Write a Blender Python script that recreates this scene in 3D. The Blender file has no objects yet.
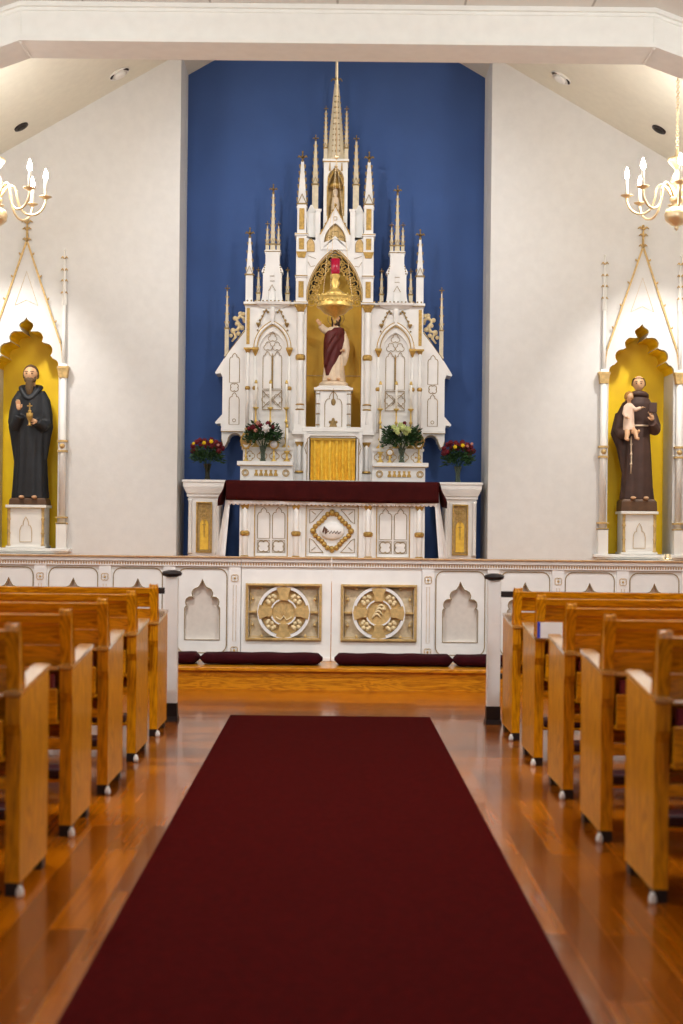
import bpy, math, random
from mathutils import Vector, Matrix
from mathutils.geometry import tessellate_polygon
PI = math.pi
R = math.radians
rnd = random.Random(7)
scn = bpy.context.scene
COL = scn.collection

# ------------------------------------------------------------------ materials
def srgb(r, g, b):
    f = lambda c: (c/255/12.92) if c/255 <= .04045 else ((c/255+.055)/1.055)**2.4
    return (f(r), f(g), f(b), 1)

def mat(name, col, rough=.5, metal=0, noise=.06, scale=12, bump=0, bscale=60, spec=.5, coat=0, crough=.1,
        emit=None, estr=0, trans=0, ior=1.45, stretch=(1, 1, 1), sheen=0):
    m = bpy.data.materials.new(name); m.use_nodes = True
    nt = m.node_tree; b = nt.nodes['Principled BSDF']
    b.inputs['Roughness'].default_value = rough
    b.inputs['Metallic'].default_value = metal
    b.inputs['Specular IOR Level'].default_value = spec
    b.inputs['Coat Weight'].default_value = coat
    b.inputs['Coat Roughness'].default_value = crough
    b.inputs['Transmission Weight'].default_value = trans
    b.inputs['IOR'].default_value = ior
    b.inputs['Sheen Weight'].default_value = sheen
    if emit:
        b.inputs['Emission Color'].default_value = emit
        b.inputs['Emission Strength'].default_value = estr
    tc = nt.nodes.new('ShaderNodeTexCoord'); mp = nt.nodes.new('ShaderNodeMapping')
    mp.inputs['Scale'].default_value = stretch
    nt.links.new(tc.outputs['Object'], mp.inputs['Vector'])
    n = nt.nodes.new('ShaderNodeTexNoise'); n.inputs['Scale'].default_value = scale
    n.inputs['Detail'].default_value = 4
    nt.links.new(mp.outputs['Vector'], n.inputs['Vector'])
    cr = nt.nodes.new('ShaderNodeValToRGB')
    lo = [max(0, c*(1-noise*2.2)) for c in col[:3]]+[1]; hi = [min(1, c*(1+noise*2.2)) for c in col[:3]]+[1]
    cr.color_ramp.elements[0].position = .3; cr.color_ramp.elements[0].color = lo
    cr.color_ramp.elements[1].position = .7; cr.color_ramp.elements[1].color = hi
    nt.links.new(n.outputs['Fac'], cr.inputs['Fac'])
    nt.links.new(cr.outputs['Color'], b.inputs['Base Color'])
    if bump:
        n2 = nt.nodes.new('ShaderNodeTexNoise'); n2.inputs['Scale'].default_value = bscale
        nt.links.new(mp.outputs['Vector'], n2.inputs['Vector'])
        bp = nt.nodes.new('ShaderNodeBump'); bp.inputs['Strength'].default_value = bump
        bp.inputs['Distance'].default_value = .01
        nt.links.new(n2.outputs['Fac'], bp.inputs['Height']); nt.links.new(bp.outputs['Normal'], b.inputs['Normal'])
    return m

def wood(name, c1, c2, axis='X', rough=.35, coat=.5, crough=.12, ring=9, spec=.5, ior=1.5):
    """varnished wood, grain running along the given axis"""
    m = bpy.data.materials.new(name); m.use_nodes = True
    nt = m.node_tree; b = nt.nodes['Principled BSDF']; L = nt.links
    tc = nt.nodes.new('ShaderNodeTexCoord'); mp = nt.nodes.new('ShaderNodeMapping')
    sc = {'X': (.35, 3, 3), 'Y': (3, .35, 3), 'Z': (3, 3, .35)}[axis]
    mp.inputs['Scale'].default_value = sc
    L.new(tc.outputs['Object'], mp.inputs['Vector'])
    n = nt.nodes.new('ShaderNodeTexNoise'); n.inputs['Scale'].default_value = 4; n.inputs['Detail'].default_value = 6
    n.inputs['Distortion'].default_value = 1.2
    L.new(mp.outputs['Vector'], n.inputs['Vector'])
    mu = nt.nodes.new('ShaderNodeMath'); mu.operation = 'MULTIPLY'; mu.inputs[1].default_value = ring
    fr = nt.nodes.new('ShaderNodeMath'); fr.operation = 'PINGPONG'; fr.inputs[1].default_value = .5
    L.new(n.outputs['Fac'], mu.inputs[0]); L.new(mu.outputs[0], fr.inputs[0])
    n2 = nt.nodes.new('ShaderNodeTexNoise'); n2.inputs['Scale'].default_value = 30; n2.inputs['Detail'].default_value = 3
    L.new(mp.outputs['Vector'], n2.inputs['Vector'])
    ad = nt.nodes.new('ShaderNodeMath'); ad.operation = 'ADD'; L.new(fr.outputs[0], ad.inputs[0]); L.new(n2.outputs['Fac'], ad.inputs[1])
    cr = nt.nodes.new('ShaderNodeValToRGB')
    cr.color_ramp.elements[0].position = .35; cr.color_ramp.elements[0].color = c1
    cr.color_ramp.elements[1].position = .95; cr.color_ramp.elements[1].color = c2
    L.new(ad.outputs[0], cr.inputs['Fac']); L.new(cr.outputs['Color'], b.inputs['Base Color'])
    b.inputs['Roughness'].default_value = rough; b.inputs['Coat Weight'].default_value = coat
    b.inputs['Coat Roughness'].default_value = crough; b.inputs['Specular IOR Level'].default_value = spec; b.inputs['Coat IOR'].default_value = ior
    return m

def floor_mat(turn=90, name='varnished_floor_boards'):
    m = bpy.data.materials.new(name); m.use_nodes = True
    nt = m.node_tree; b = nt.nodes['Principled BSDF']; L = nt.links
    tc = nt.nodes.new('ShaderNodeTexCoord'); mp = nt.nodes.new('ShaderNodeMapping')
    mp.inputs['Rotation'].default_value = (0, 0, R(turn))
    L.new(tc.outputs['Object'], mp.inputs['Vector'])
    br = nt.nodes.new('ShaderNodeTexBrick')
    br.offset = .42; br.inputs['Scale'].default_value = 1
    br.inputs['Brick Width'].default_value = 1.1; br.inputs['Row Height'].default_value = .125
    br.inputs['Mortar Size'].default_value = .0016; br.inputs['Mortar Smooth'].default_value = .3
    br.inputs['Color1'].default_value = srgb(190, 106, 0); br.inputs['Color2'].default_value = srgb(112, 52, 0)
    br.inputs['Mortar'].default_value = srgb(176, 104, 16); br.inputs['Bias'].default_value = -.1
    L.new(mp.outputs['Vector'], br.inputs['Vector'])
    mp2 = nt.nodes.new('ShaderNodeMapping'); mp2.inputs['Scale'].default_value = (14, .45, 1) if turn else (.45, 14, 1)
    L.new(tc.outputs['Object'], mp2.inputs['Vector'])
    n = nt.nodes.new('ShaderNodeTexNoise'); n.inputs['Scale'].default_value = 3; n.inputs['Detail'].default_value = 7; n.inputs['Distortion'].default_value = .8
    L.new(mp2.outputs['Vector'], n.inputs['Vector'])
    cr = nt.nodes.new('ShaderNodeValToRGB')
    cr.color_ramp.elements[0].position = .3; cr.color_ramp.elements[0].color = (.72, .66, .6, 1)
    cr.color_ramp.elements[1].position = .7; cr.color_ramp.elements[1].color = (1.12, 1.1, 1.05, 1)
    L.new(n.outputs['Fac'], cr.inputs['Fac'])
    mx = nt.nodes.new('ShaderNodeMix'); mx.data_type = 'RGBA'; mx.blend_type = 'MULTIPLY'; mx.inputs[0].default_value = 1
    L.new(br.outputs['Color'], mx.inputs[6]); L.new(cr.outputs['Color'], mx.inputs[7])
    L.new(mx.outputs[2], b.inputs['Base Color'])
    n3 = nt.nodes.new('ShaderNodeTexNoise'); n3.inputs['Scale'].default_value = 2.5; n3.inputs['Detail'].default_value = 3
    L.new(tc.outputs['Object'], n3.inputs['Vector'])
    bp = nt.nodes.new('ShaderNodeBump'); bp.inputs['Strength'].default_value = .12; bp.inputs['Distance'].default_value = .02
    mm = nt.nodes.new('ShaderNodeMath'); mm.operation = 'SUBTRACT'
    L.new(n3.outputs['Fac'], mm.inputs[0]); L.new(br.outputs['Fac'], mm.inputs[1])
    L.new(mm.outputs[0], bp.inputs['Height']); L.new(bp.outputs['Normal'], b.inputs['Normal'])
    L.new(bp.outputs['Normal'], b.inputs['Coat Normal'])
    n4 = nt.nodes.new('ShaderNodeMapRange'); n4.inputs['To Min'].default_value = .16; n4.inputs['To Max'].default_value = .28
    L.new(n.outputs['Fac'], n4.inputs['Value']); L.new(n4.outputs['Result'], b.inputs['Roughness'])
    b.inputs['Specular IOR Level'].default_value = .3; b.inputs['Coat Weight'].default_value = .36; b.inputs['Coat Roughness'].default_value = .07
    return m

def ceiling_mat():
    m = mat('ceiling_panels', srgb(226, 221, 210), .8)
    nt = m.node_tree; b = nt.nodes['Principled BSDF']; L = nt.links
    tc = nt.nodes['Texture Coordinate']
    br = nt.nodes.new('ShaderNodeTexBrick'); br.offset = 0; br.inputs['Scale'].default_value = 1
    br.inputs['Brick Width'].default_value = .86; br.inputs['Row Height'].default_value = .86; br.inputs['Mortar Size'].default_value = .008
    br.inputs['Color1'].default_value = srgb(228, 223, 212); br.inputs['Color2'].default_value = srgb(222, 216, 205)
    br.inputs['Mortar'].default_value = srgb(176, 168, 155)
    L.new(tc.outputs['Object'], br.inputs['Vector']); L.new(br.outputs['Color'], b.inputs['Base Color'])
    return m

M = {}
M['wall'] = mat('painted_plaster_wall', srgb(220, 218, 214), .85, noise=.012, bump=.08, bscale=40)
M['ceil'] = mat('painted_ceiling', srgb(228, 224, 208), .9, noise=.012)
M['navec'] = ceiling_mat()
M['beam'] = mat('painted_beam', srgb(242, 241, 232), .6, noise=.012)
M['blue'] = mat('blue_wall_paint', srgb(60, 88, 142), .8, noise=.03, scale=2, bump=.08, bscale=40)
M['floor'] = floor_mat(); M['floorx'] = floor_mat(0, 'varnished_cross_boards')
M['carpet'] = mat('burgundy_carpet', srgb(72, 7, 7), .97, noise=.1, scale=40, bump=.5, bscale=400, spec=.04)
M['cushion'] = mat('burgundy_velvet', srgb(48, 8, 14), .9, noise=.1, scale=8, spec=.1)
M['cloth'] = mat('maroon_linen', srgb(60, 13, 12), .9, noise=.08, scale=10, spec=.15)
M['white'] = mat('white_enamel', srgb(238, 235, 230), .42, noise=.02, scale=6, coat=.1)
M['white2'] = mat('ivory_enamel', srgb(238, 236, 230), .45, noise=.02, scale=6)
M['marblew'] = mat('white_marble_top', srgb(236, 232, 226), .35, noise=.02, scale=5)
M['stone'] = mat('grey_recessed_panel', srgb(216, 206, 194), .7, noise=.02, scale=25)
M['lace'] = mat('white_linen', srgb(240, 238, 238), .9, noise=.02)
M['gold'] = mat('gilding', srgb(184, 148, 78), .38, metal=.45, noise=.12, scale=40)
M['goldline'] = mat('dull_gilded_line', srgb(150, 124, 76), .5, metal=.3, noise=.12, scale=30)
M['antique'] = mat('antique_gold_relief', srgb(202, 170, 112), .5, metal=.25, noise=.1, scale=30)
M['aged'] = mat('aged_ivory_paint', srgb(216, 202, 172), .5, noise=.05, scale=20)
M['clear'] = mat('clear_glass', srgb(245, 245, 245), .05, trans=.95, noise=.0)
M['creamgold'] = mat('cream_gold_relief', srgb(226, 204, 158), .45, metal=.1, noise=.05, scale=30)
M['tan'] = mat('tan_panel_ground', srgb(206, 186, 152), .6, noise=.06, scale=40)
M['goldwall'] = mat('gold_painted_niche', srgb(216, 172, 62), .5, metal=.25, noise=.05, scale=4)
M['yellowniche'] = mat('yellow_gold_niche_paint', srgb(252, 204, 22), .5, metal=0, noise=.06, scale=3)
M['silk'] = mat('gold_brocade', srgb(252, 200, 72), .5, metal=.05, noise=.07, scale=28)
M['brass'] = mat('polished_brass', srgb(250, 226, 184), .34, metal=.75, noise=.04)
M['brasslamp'] = mat('lamp_brass', srgb(216, 184, 104), .4, metal=.6, noise=.08, scale=30)
M['candle'] = mat('white_wax', srgb(244, 240, 230), .5, noise=.01)
M['bulb'] = mat('lit_candle_bulb', (1, .9, .75, 1), .3, emit=(1, .90, .78, 1), estr=60)
M['votive'] = mat('lit_votive_glass', (1, .8, .5, 1), .3, emit=(1, .72, .36, 1), estr=5)
M['rubylamp'] = mat('ruby_glass', srgb(150, 8, 44), .2, noise=.03, emit=srgb(200, 10, 60), estr=.08)
M['glass'] = mat('green_tinted_glass', srgb(150, 170, 150), .06, trans=.85, noise=.02)
M['smoke'] = mat('smoked_glass', srgb(60, 60, 40), .06, trans=.6, noise=.02)
M['pew'] = wood('honey_oak', srgb(158, 90, 0), srgb(226, 150, 4), 'X', .4, .25, .12, spec=.25)
M['pewz'] = wood('honey_oak_upright', srgb(160, 92, 0), srgb(228, 152, 4), 'Z', .4, .25, .12, spec=.25)
M['pewy'] = wood('honey_oak_arm', srgb(160, 104, 40), srgb(204, 148, 70), 'Y', .22, 1, .1, ior=1.9)
M['step'] = wood('step_oak', srgb(158, 90, 2), srgb(212, 140, 20), 'X', .35, .4, .12, spec=.3)
M['capwood'] = wood('rail_cap_oak', srgb(164, 120, 76), srgb(200, 160, 112), 'X', .4, .3)
M['hymnal'] = mat('red_book_cloth', srgb(112, 18, 34), .6, noise=.05)
M['paper'] = mat('book_paper', srgb(240, 238, 234), .8, noise=.01)
M['bluecov'] = mat('blue_spine', srgb(36, 60, 190), .5)
M['black'] = mat('black_iron', srgb(34, 24, 24), .45, noise=.05)
M['cream'] = mat('cream_metal', srgb(196, 168, 104), .4, noise=.03)
M['pad'] = mat('dark_kneeler_vinyl', srgb(52, 12, 18), .5)
M['habitb'] = mat('black_habit', srgb(30, 32, 36), .55, noise=.15, scale=8)
M['habitn'] = mat('brown_habit', srgb(74, 52, 44), .6, noise=.12, scale=8)
M['robe'] = mat('cream_robe', srgb(226, 204, 176), .6, noise=.06)
M['mantle'] = mat('maroon_mantle', srgb(88, 26, 24), .55, noise=.1)
M['skin'] = mat('painted_flesh', srgb(222, 176, 134), .5, noise=.04)
M['beard'] = mat('grey_brown_beard', srgb(92, 70, 44), .7, noise=.1, scale=40)
M['hair'] = mat('brown_hair', srgb(66, 46, 32), .7, noise=.12, scale=40)
M['blond'] = mat('fair_hair', srgb(176, 126, 56), .7, noise=.12, scale=40)
M['childrobe'] = mat('pale_pink_tunic', srgb(232, 200, 176), .6, noise=.04)
M['brownbase'] = mat('brown_statue_base', srgb(92, 64, 40), .5, noise=.12)
M['leaf'] = mat('green_leaves', srgb(44, 74, 36), .6, noise=.25, scale=30)
M['leafl'] = mat('light_green_leaves', srgb(96, 124, 60), .6, noise=.2, scale=30)
M['redfl'] = mat('crimson_petals', srgb(112, 12, 28), .6, noise=.15, scale=30)
M['yelfl'] = mat('yellow_petals', srgb(248, 206, 20), .6, noise=.06)
M['whifl'] = mat('white_petals', srgb(244, 240, 236), .6, noise=.03)
M['limefl'] = mat('pale_green_petals', srgb(206, 216, 140), .6, noise=.08)
M['orafl'] = mat('pink_petals', srgb(216, 150, 130), .6, noise=.08)
M['dark'] = mat('dark_cover_and_shade', srgb(40, 36, 32), .7)  # ceiling light covers, and the shade coloured into the niche head
M['ink'] = mat('dark_lettering', srgb(104, 72, 52), .6)
M['winglass'] = mat('added_glow_pane', srgb(235, 240, 245), .6, emit=(1, .97, .93, 1), estr=.8)  # emission added as daylight from the unseen side windows

# ------------------------------------------------------------------ mesh builder
FUSE = {'gilt_edge', 'gilt_capital', 'gilt_slot', 'crockets', 'gilt_line', 'gilt_hood_edges', 'colonnette_band', 'tower_gilding', 'plinth_gilding',
        'spandrel_edge', 'cabinet_panel', 'gilt_pattern', 'tracery', 'gable_tracery', 'panel_tracery', 'panel_moulding', 'pilaster_ornament',
        'dentils', 'quatrefoil_bosses', 'medallion_relief', 'gilt_tracery', 'crocketed_spray', 'panel_frame', 'colonnettes', 'kneeler_board'}
def fuse(o, vs, fs, sm, mat_name):
    """work surface ornament into the mesh of the part that carries it"""
    me = o.data; V = [v.co.copy() for v in me.vertices]; F = [tuple(p.vertices) for p in me.polygons]
    mi = [p.material_index for p in me.polygons]; ss = [p.use_smooth for p in me.polygons]
    mm = M[mat_name]; slots = list(me.materials)
    k = slots.index(mm) if mm in slots else len(slots)
    if mm not in slots: me.materials.append(mm)
    b = len(V); V += [Vector(p) for p in vs]; F += [tuple(b+i for i in f) for f in fs]; mi += [k]*len(fs); ss += list(sm)
    me.clear_geometry(); me.from_pydata([tuple(p) for p in V], [], F)
    me.polygons.foreach_set('material_index', mi); me.polygons.foreach_set('use_smooth', ss); me.update()
    return o

class MB:
    def __init__(s, f=None, ys=1):
        s.ys = ys; s.v = []; s.f = []; s.mi = []; s.sm = []; s.cur = 0; s.tf = f
    def add(s, vs, fs, smooth=False):
        b = len(s.v); s.v += [Vector(p) for p in vs]
        for f in fs:
            s.f.append([b+i for i in f]); s.mi.append(s.cur); s.sm.append(smooth)
        return s
    def m(s, i): s.cur = i; return s
    def box(s, x0, x1, y0, y1, z0, z1):
        if x0 > x1: x0, x1 = x1, x0
        if y0 > y1: y0, y1 = y1, y0
        if z0 > z1: z0, z1 = z1, z0
        return s.add([(x0, y0, z0), (x1, y0, z0), (x1, y1, z0), (x0, y1, z0), (x0, y0, z1), (x1, y0, z1), (x1, y1, z1), (x0, y1, z1)],
                     [(0, 3, 2, 1), (4, 5, 6, 7), (0, 1, 5, 4), (1, 2, 6, 5), (2, 3, 7, 6), (3, 0, 4, 7)])
    def frus(s, cx, cy, z0, hx0, hy0, z1, hx1, hy1):
        v = [(cx+a*hx0, cy+b*hy0, z0) for a, b in ((-1, -1), (1, -1), (1, 1), (-1, 1))] + [(cx+a*hx1, cy+b*hy1, z1) for a, b in ((-1, -1), (1, -1), (1, 1), (-1, 1))]
        return s.add(v, [(0, 3, 2, 1), (4, 5, 6, 7), (0, 1, 5, 4), (1, 2, 6, 5), (2, 3, 7, 6), (3, 0, 4, 7)])
    def lathe(s, prof, cx=0, cy=0, cz=0, n=16, sx=1, sy=1, rot=0, a0=0, smooth=True):
        vs = []; fs = []
        for (r, z) in prof:
            for k in range(n):
                a = a0+2*PI*k/n
                vs.append((cx+r*sx*math.cos(a), cy+r*sy*math.sin(a), cz+z))
        for i in range(len(prof)-1):
            for k in range(n):
                fs.append((i*n+k, i*n+(k+1) % n, (i+1)*n+(k+1) % n, (i+1)*n+k))
        fs.append(tuple(range(n))[::-1]); fs.append(tuple((len(prof)-1)*n+k for k in range(n)))
        return s.add(vs, fs, smooth)
    def cyl(s, cx, cy, z0, z1, r, n=12): return s.lathe([(r, z0), (r, z1)], cx, cy, 0, n)
    def ball(s, cx, cy, cz, r, sx=1, sy=1, sz=1, n=12):
        k = max(6, n//2+2)
        return s.lathe([(max(1e-4, r*math.sin(PI*i/k)), -r*sz*math.cos(PI*i/k)) for i in range(k+1)], cx, cy, cz, n, sx, sy)
    def tube(s, pts, r, n=6, closed=False, smooth=True, flat=1.0):
        P = [Vector(p) for p in pts]; N = len(P)
        if N < 2: return s
        rs = r if isinstance(r, (list, tuple)) else [r]*N
        vs = []; up = None
        for i in range(N):
            if closed: t = P[(i+1) % N]-P[i-1]
            else: t = P[min(i+1, N-1)]-P[max(i-1, 0)]
            if t.length < 1e-9: t = Vector((0, 0, 1))
            t.normalize()
            if up is None:
                up = Vector((0, 1, 0)) if abs(t.y) < .9 else Vector((1, 0, 0))
            u = up-t*up.dot(t)
            if u.length < 1e-6: u = t.orthogonal()
            u.normalize(); up = u; w = t.cross(u)
            for k in range(n):
                a = 2*PI*(k+.5)/n
                of = u*(math.cos(a)*rs[i]*flat)+w*(math.sin(a)*rs[i]); of.y *= s.ys
                vs.append(P[i]+of)
        fs = []
        for i in range(N if closed else N-1):
            j = (i+1) % N
            for k in range(n): fs.append((i*n+k, i*n+(k+1) % n, j*n+(k+1) % n, j*n+k))
        if not closed:
            fs.append(tuple(range(n))[::-1]); fs.append(tuple((N-1)*n+k for k in range(n)))
        return s.add(vs, fs, smooth)
    def line(s, pts, y, w=.7, closed=False):
        """thin raised moulding following a 2-D (x,z) path on the plane y"""
        return s.tube([(p[0], y, p[1]) for p in pts], w*.95, 4, closed, False)
    def prism(s, outer, y0, y1, holes=()):
        loops = [list(outer)]+[list(h) for h in holes]
        flat = [p for l in loops for p in l]
        tris = tessellate_polygon([[Vector((p[0], p[1], 0)) for p in l] for l in loops])
        n = len(flat)
        vs = [(p[0], y0, p[1]) for p in flat]+[(p[0], y1, p[1]) for p in flat]
        fs = []
        for t in tris:
            a, b, c = t
            ar = (flat[b][0]-flat[a][0])*(flat[c][1]-flat[a][1])-(flat[c][0]-flat[a][0])*(flat[b][1]-flat[a][1])
            if ar < 0: b, c = c, b
            fs.append((a, b, c)); fs.append((a+n, c+n, b+n))
        o = 0
        for li, l in enumerate(loops):
            k = len(l)
            A = sum(l[i][0]*l[(i+1) % k][1]-l[(i+1) % k][0]*l[i][1] for i in range(k))
            rev = (A < 0) ^ (li > 0)
            for i in range(k):
                j = (i+1) % k
                q = (o+i, o+i+n, o+j+n, o+j)
                fs.append(q if rev else q[::-1])
            o += k
        return s.add(vs, fs)
    def build(s, name, mats, parent=None, bevel=0, remesh=0, subsurf=0):
        if name in FUSE and parent is not None and parent.type == 'MESH':
            return fuse(parent, [s.tf(p) if s.tf else p for p in s.v], s.f, s.sm, mats)
        me = bpy.data.meshes.new(name)
        vs = [s.tf(p) if s.tf else p for p in s.v]
        me.from_pydata([tuple(p) for p in vs], [], s.f)
        for mm in (mats if isinstance(mats, (list, tuple)) else [mats]): me.materials.append(M[mm])
        me.polygons.foreach_set('material_index', s.mi); me.polygons.foreach_set('use_smooth', s.sm)
        me.update()
        o = bpy.data.objects.new(name, me); COL.objects.link(o)
        if parent: o.parent = parent
        if bevel:
            b = o.modifiers.new('bevel', 'BEVEL'); b.width = bevel; b.segments = 2; b.limit_method = 'ANGLE'; b.angle_limit = R(40)
        if remesh:
            b = o.modifiers.new('remesh', 'REMESH'); b.mode = 'VOXEL'; b.voxel_size = remesh; b.use_smooth_shade = True
            b = o.modifiers.new('smooth', 'SMOOTH'); b.factor = .5; b.iterations = 2
        return o

def tag(o, label=None, cat=None, group=None, kind=None):
    if label: o['label'] = label
    if cat: o['category'] = cat
    if group: o['group'] = group
    if kind: o['kind'] = kind
    return o
def thing(name, loc, label, cat, group=None, rz=0):
    o = bpy.data.objects.new(name, None); COL.objects.link(o)
    o.empty_display_size = .1; o.location = loc; o.rotation_euler.z = rz
    return tag(o, label, cat, group)
def struct(mb, name, mats, bevel=0): return tag(mb.build(name, mats, None, bevel), kind='structure')
def copy_tree(o, parent=None):
    c = o.copy(); COL.objects.link(c)
    if parent: c.parent = parent
    for ch in o.children: copy_tree(ch, c)
    return c

# ------------------------------------------------------------------ 2-D gothic outlines
def arch_pts(cx, zs, a, h, n=10):
    """pointed arch from left springing over the apex to the right springing"""
    Rr = (a*a+h*h)/(2*a); out = []
    th = math.atan2(h, Rr-a) if Rr > a else PI/2
    for i in range(n+1):
        t = th*i/n; out.append((cx+a-Rr+Rr*math.cos(t), zs+Rr*math.sin(t)))
    left = [(2*cx-x, z) for x, z in out]
    return left+out[::-1][1:]
def lancet(cx, z0, zs, a, h, n=10): return [(cx-a, z0)]+arch_pts(cx, zs, a, h, n)+[(cx+a, z0)]
def rect(x0, x1, z0, z1): return [(x0, z0), (x1, z0), (x1, z1), (x0, z1)]
def circ(cx, cz, r, n=20, a0=0): return [(cx+r*math.cos(a0+2*PI*i/n), cz+r*math.sin(a0+2*PI*i/n)) for i in range(n)]
def foil(cx, cz, r, k=4, n=6, a0=PI/4, rl=None):
    """k-lobed foil outline"""
    rl = rl or r*.55; d = r-rl; out = []
    half = PI/k+ .9
    for j in range(k):
        c = a0+2*PI*j/k
        for i in range(n+1):
            a = c-half+2*half*i/n
            out.append((cx+d*math.cos(c)+rl*math.cos(a), cz+d*math.sin(c)+rl*math.sin(a)))
    return out
def cusped(cx, z0, zs, a, h):
    """lancet whose head is a trefoil: shoulders, then a small pointed leaf"""
    L = [(cx-a, z0), (cx-a, zs)]
    L += [(cx-a+a*.1, zs+h*.22), (cx-a*.72, zs+h*.38), (cx-a*.42, zs+h*.40), (cx-a*.46, zs+h*.58), (cx-a*.3, zs+h*.78), (cx, zs+h)]
    return L+[(2*cx-x, z) for x, z in L[:-1][::-1]]
def arcp(cx, cz, r, d0, d1, n=7): return [(cx+r*math.cos(R(d0+(d1-d0)*i/n)), cz+r*math.sin(R(d0+(d1-d0)*i/n))) for i in range(n+1)]

# ------------------------------------------------------------------ room shell
WALLY = 14.3; SLOPE = math.tan(R(30))
def roof(x): return 7.07-abs(x)*SLOPE
mb = MB(); mb.box(-4.7, 4.7, -6.2, 7.5, -.12, 0); struct(mb, 'floor', 'floor')
mb = MB(); mb.box(-4.7, 4.7, 7.5, 11.2, -.12, 0); struct(mb, 'floor', 'floorx')
mb = MB()
mb.box(-4.7, 4.7, 11.2, 12.7, -.12, .148); mb.box(-4.7, 4.7, 11.17, 12.7, .148, .178)
struct(mb, 'floor', 'step', .006)
mb = MB()
mb.box(-4.7, 4.7, 12.7, 12.98, 0, .34); mb.box(-4.7, 4.7, 12.98, 13.26, 0, .5); mb.box(-4.7, 4.7, 13.26, 15.3, 0, .66); mb.box(-2.2, 2.2, 13.5, 15.3, 0, .78)
struct(mb, 'floor', 'step', .006)
for sg, nm in ((-1, 'wall_left'), (1, 'wall_right')):
    mb = MB()
    x0, x1 = (4.6, 4.75)
    # three unseen windows, added as glowing side light, cut through the wall
    wins = [(-3.2, 1.1), (.6, 1.1), (4.4, 1.1)]
    out = rect(-6.2, 15.3, -.1, 5.0)
    holes = [lancet(c, 1.3, 2.6, .5, .75) for c, w in wins]
    tf = (lambda p, sg=sg: Vector((sg*(4.6+p.y), p.x, p.z)))
    mb = MB(tf); mb.prism(out, 0, .18, holes); struct(mb, nm, 'wall')
    for i, (c, w) in enumerate(wins):
        wn = MB(tf); wn.prism(lancet(c, 1.3, 2.6, .5, .75), -.02, .06, [lancet(c, 1.36, 2.58, .44, .68)])
        wn.box(c-.02, c+.02, 0, .05, 1.3, 3.3); wn.box(c-.5, c+.5, 0, .05, 2.5, 2.55)
        f = struct(wn, 'added_window_%d' % (i+1+(3 if sg > 0 else 0)), 'white')
        wp = MB(tf); wp.prism(lancet(c, 1.33, 2.6, .47, .7), .06, .08); wp.build('glow_pane', 'winglass', f)
mb = MB(); mb.box(-4.7, 4.7, -6.35, -6.2, -.1, 5.2); struct(mb, 'wall_rear', 'wall')
# front walls either side of the blue recess, with foiled niche openings
NX, NW = 3.14, .332
def niche_outline(sg):
    cx = 0; s = .010214; Z = lambda v: 1.25+(534-v)*s; P = []
    lob = arcp(26, -368.2, 6.5, 0, 80, 5)+arcp(19.3, -353.7, 7.2, -45, 92, 8)+arcp(10.3, -341.2, 6.6, -35, 105, 8)+[(4.4, -334.8), (6.2, -332), (7.2, -329), (6.2, -326.6), (3, -324.6), (1, -322.6), (0, -320.6)]
    pts = [(32.5, -551.2), (32.5, -369)]+lob
    right = [(x*s, 1.25+(534+v)*s) for x, v in pts]
    left = [(-x, z) for x, z in right[::-1][1:]]
    return [(sg*NX+x, z) for x, z in right+left]
for sg, nm in ((-1, 'wall_front_left'), (1, 'wall_front_right')):
    tf = None
    a, b = (1.59, 4.62)
    out = [(sg*a, .1), (sg*b, .1), (sg*b, roof(b)+.05), (sg*a, roof(a)+.05)]
    mb = MB(); mb.prism(out, WALLY, WALLY+.42, [niche_outline(sg)]); mb.prism(out, WALLY+.46, 15.02)
    w = struct(mb, nm, 'wall')
    ol = [p for p in niche_outline(sg) if p[1] > 1.25+(534-370)*.010214]
    q_ = [(sg*NX+(x-sg*NX)*.992, z-.003) for x, z in ol]; mb = MB(); k_ = len(q_)
    mb.add([(x, WALLY+.015, z) for x, z in q_]+[(x, WALLY+.42, z) for x, z in q_], [(i, i+1, i+1+k_, i+k_) for i in range(k_-1)])
    mb.build('niche_soffit', 'yellowniche', w)
    mb = MB(); mb.box(sg*NX-.5, sg*NX+.5, WALLY+.42, WALLY+.455, .9, 3.7); mb.build('niche_back', 'yellowniche', w)
mb = MB(); mb.prism([(-1.7, .1), (1.7, .1), (1.7, roof(1.7)+.05), (0, 7.12), (-1.7, roof(1.7)+.05)], 15.0, 15.15); struct(mb, 'wall_back', 'blue')
mb = MB()
for sg in (-1, 1): mb.prism([(0, 7.07), (sg*4.75, roof(4.75)), (sg*4.75, roof(4.75)+.12), (0, 7.19)], 9.7, 15.15)
struct(mb, 'ceiling', 'ceil')
sl = math.tan(R(20)); nz = lambda x: 4.83-max(0, abs(x)-2.15)*sl
mb = MB()
mb.prism([(-4.75, nz(4.75)), (-2.15, 4.83), (2.15, 4.83), (4.75, nz(4.75)), (4.75, 5.1), (-4.75, 5.1)], -6.2, 9.55)
struct(mb, 'ceiling', 'navec')
def beamline(dz): return [(-4.75, nz(4.75)+dz), (-2.15, 4.83+dz), (2.15, 4.83+dz), (4.75, nz(4.75)+dz)]
def band(mb, d0, d1, y0, y1):
    a, b = beamline(d0), beamline(d1); mb.prism(a+b[::-1], y0, y1)
mb = MB(); band(mb, -.25, 0, 9.5, 9.8); band(mb, -.262, -.235, 9.47, 9.83); band(mb, -.235, -.22, 9.485, 9.8); band(mb, -.05, -.03, 9.485, 9.8); band(mb, -.03, .002, 9.455, 9.8)
for sg in (-1, 1): mb.prism([(sg*2.142, 4.56), (sg*2.158, 4.56), (sg*2.165, 4.83), (sg*2.15, 4.83)], 9.492, 9.81)
struct(mb, 'trim_1', 'beam')
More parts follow.
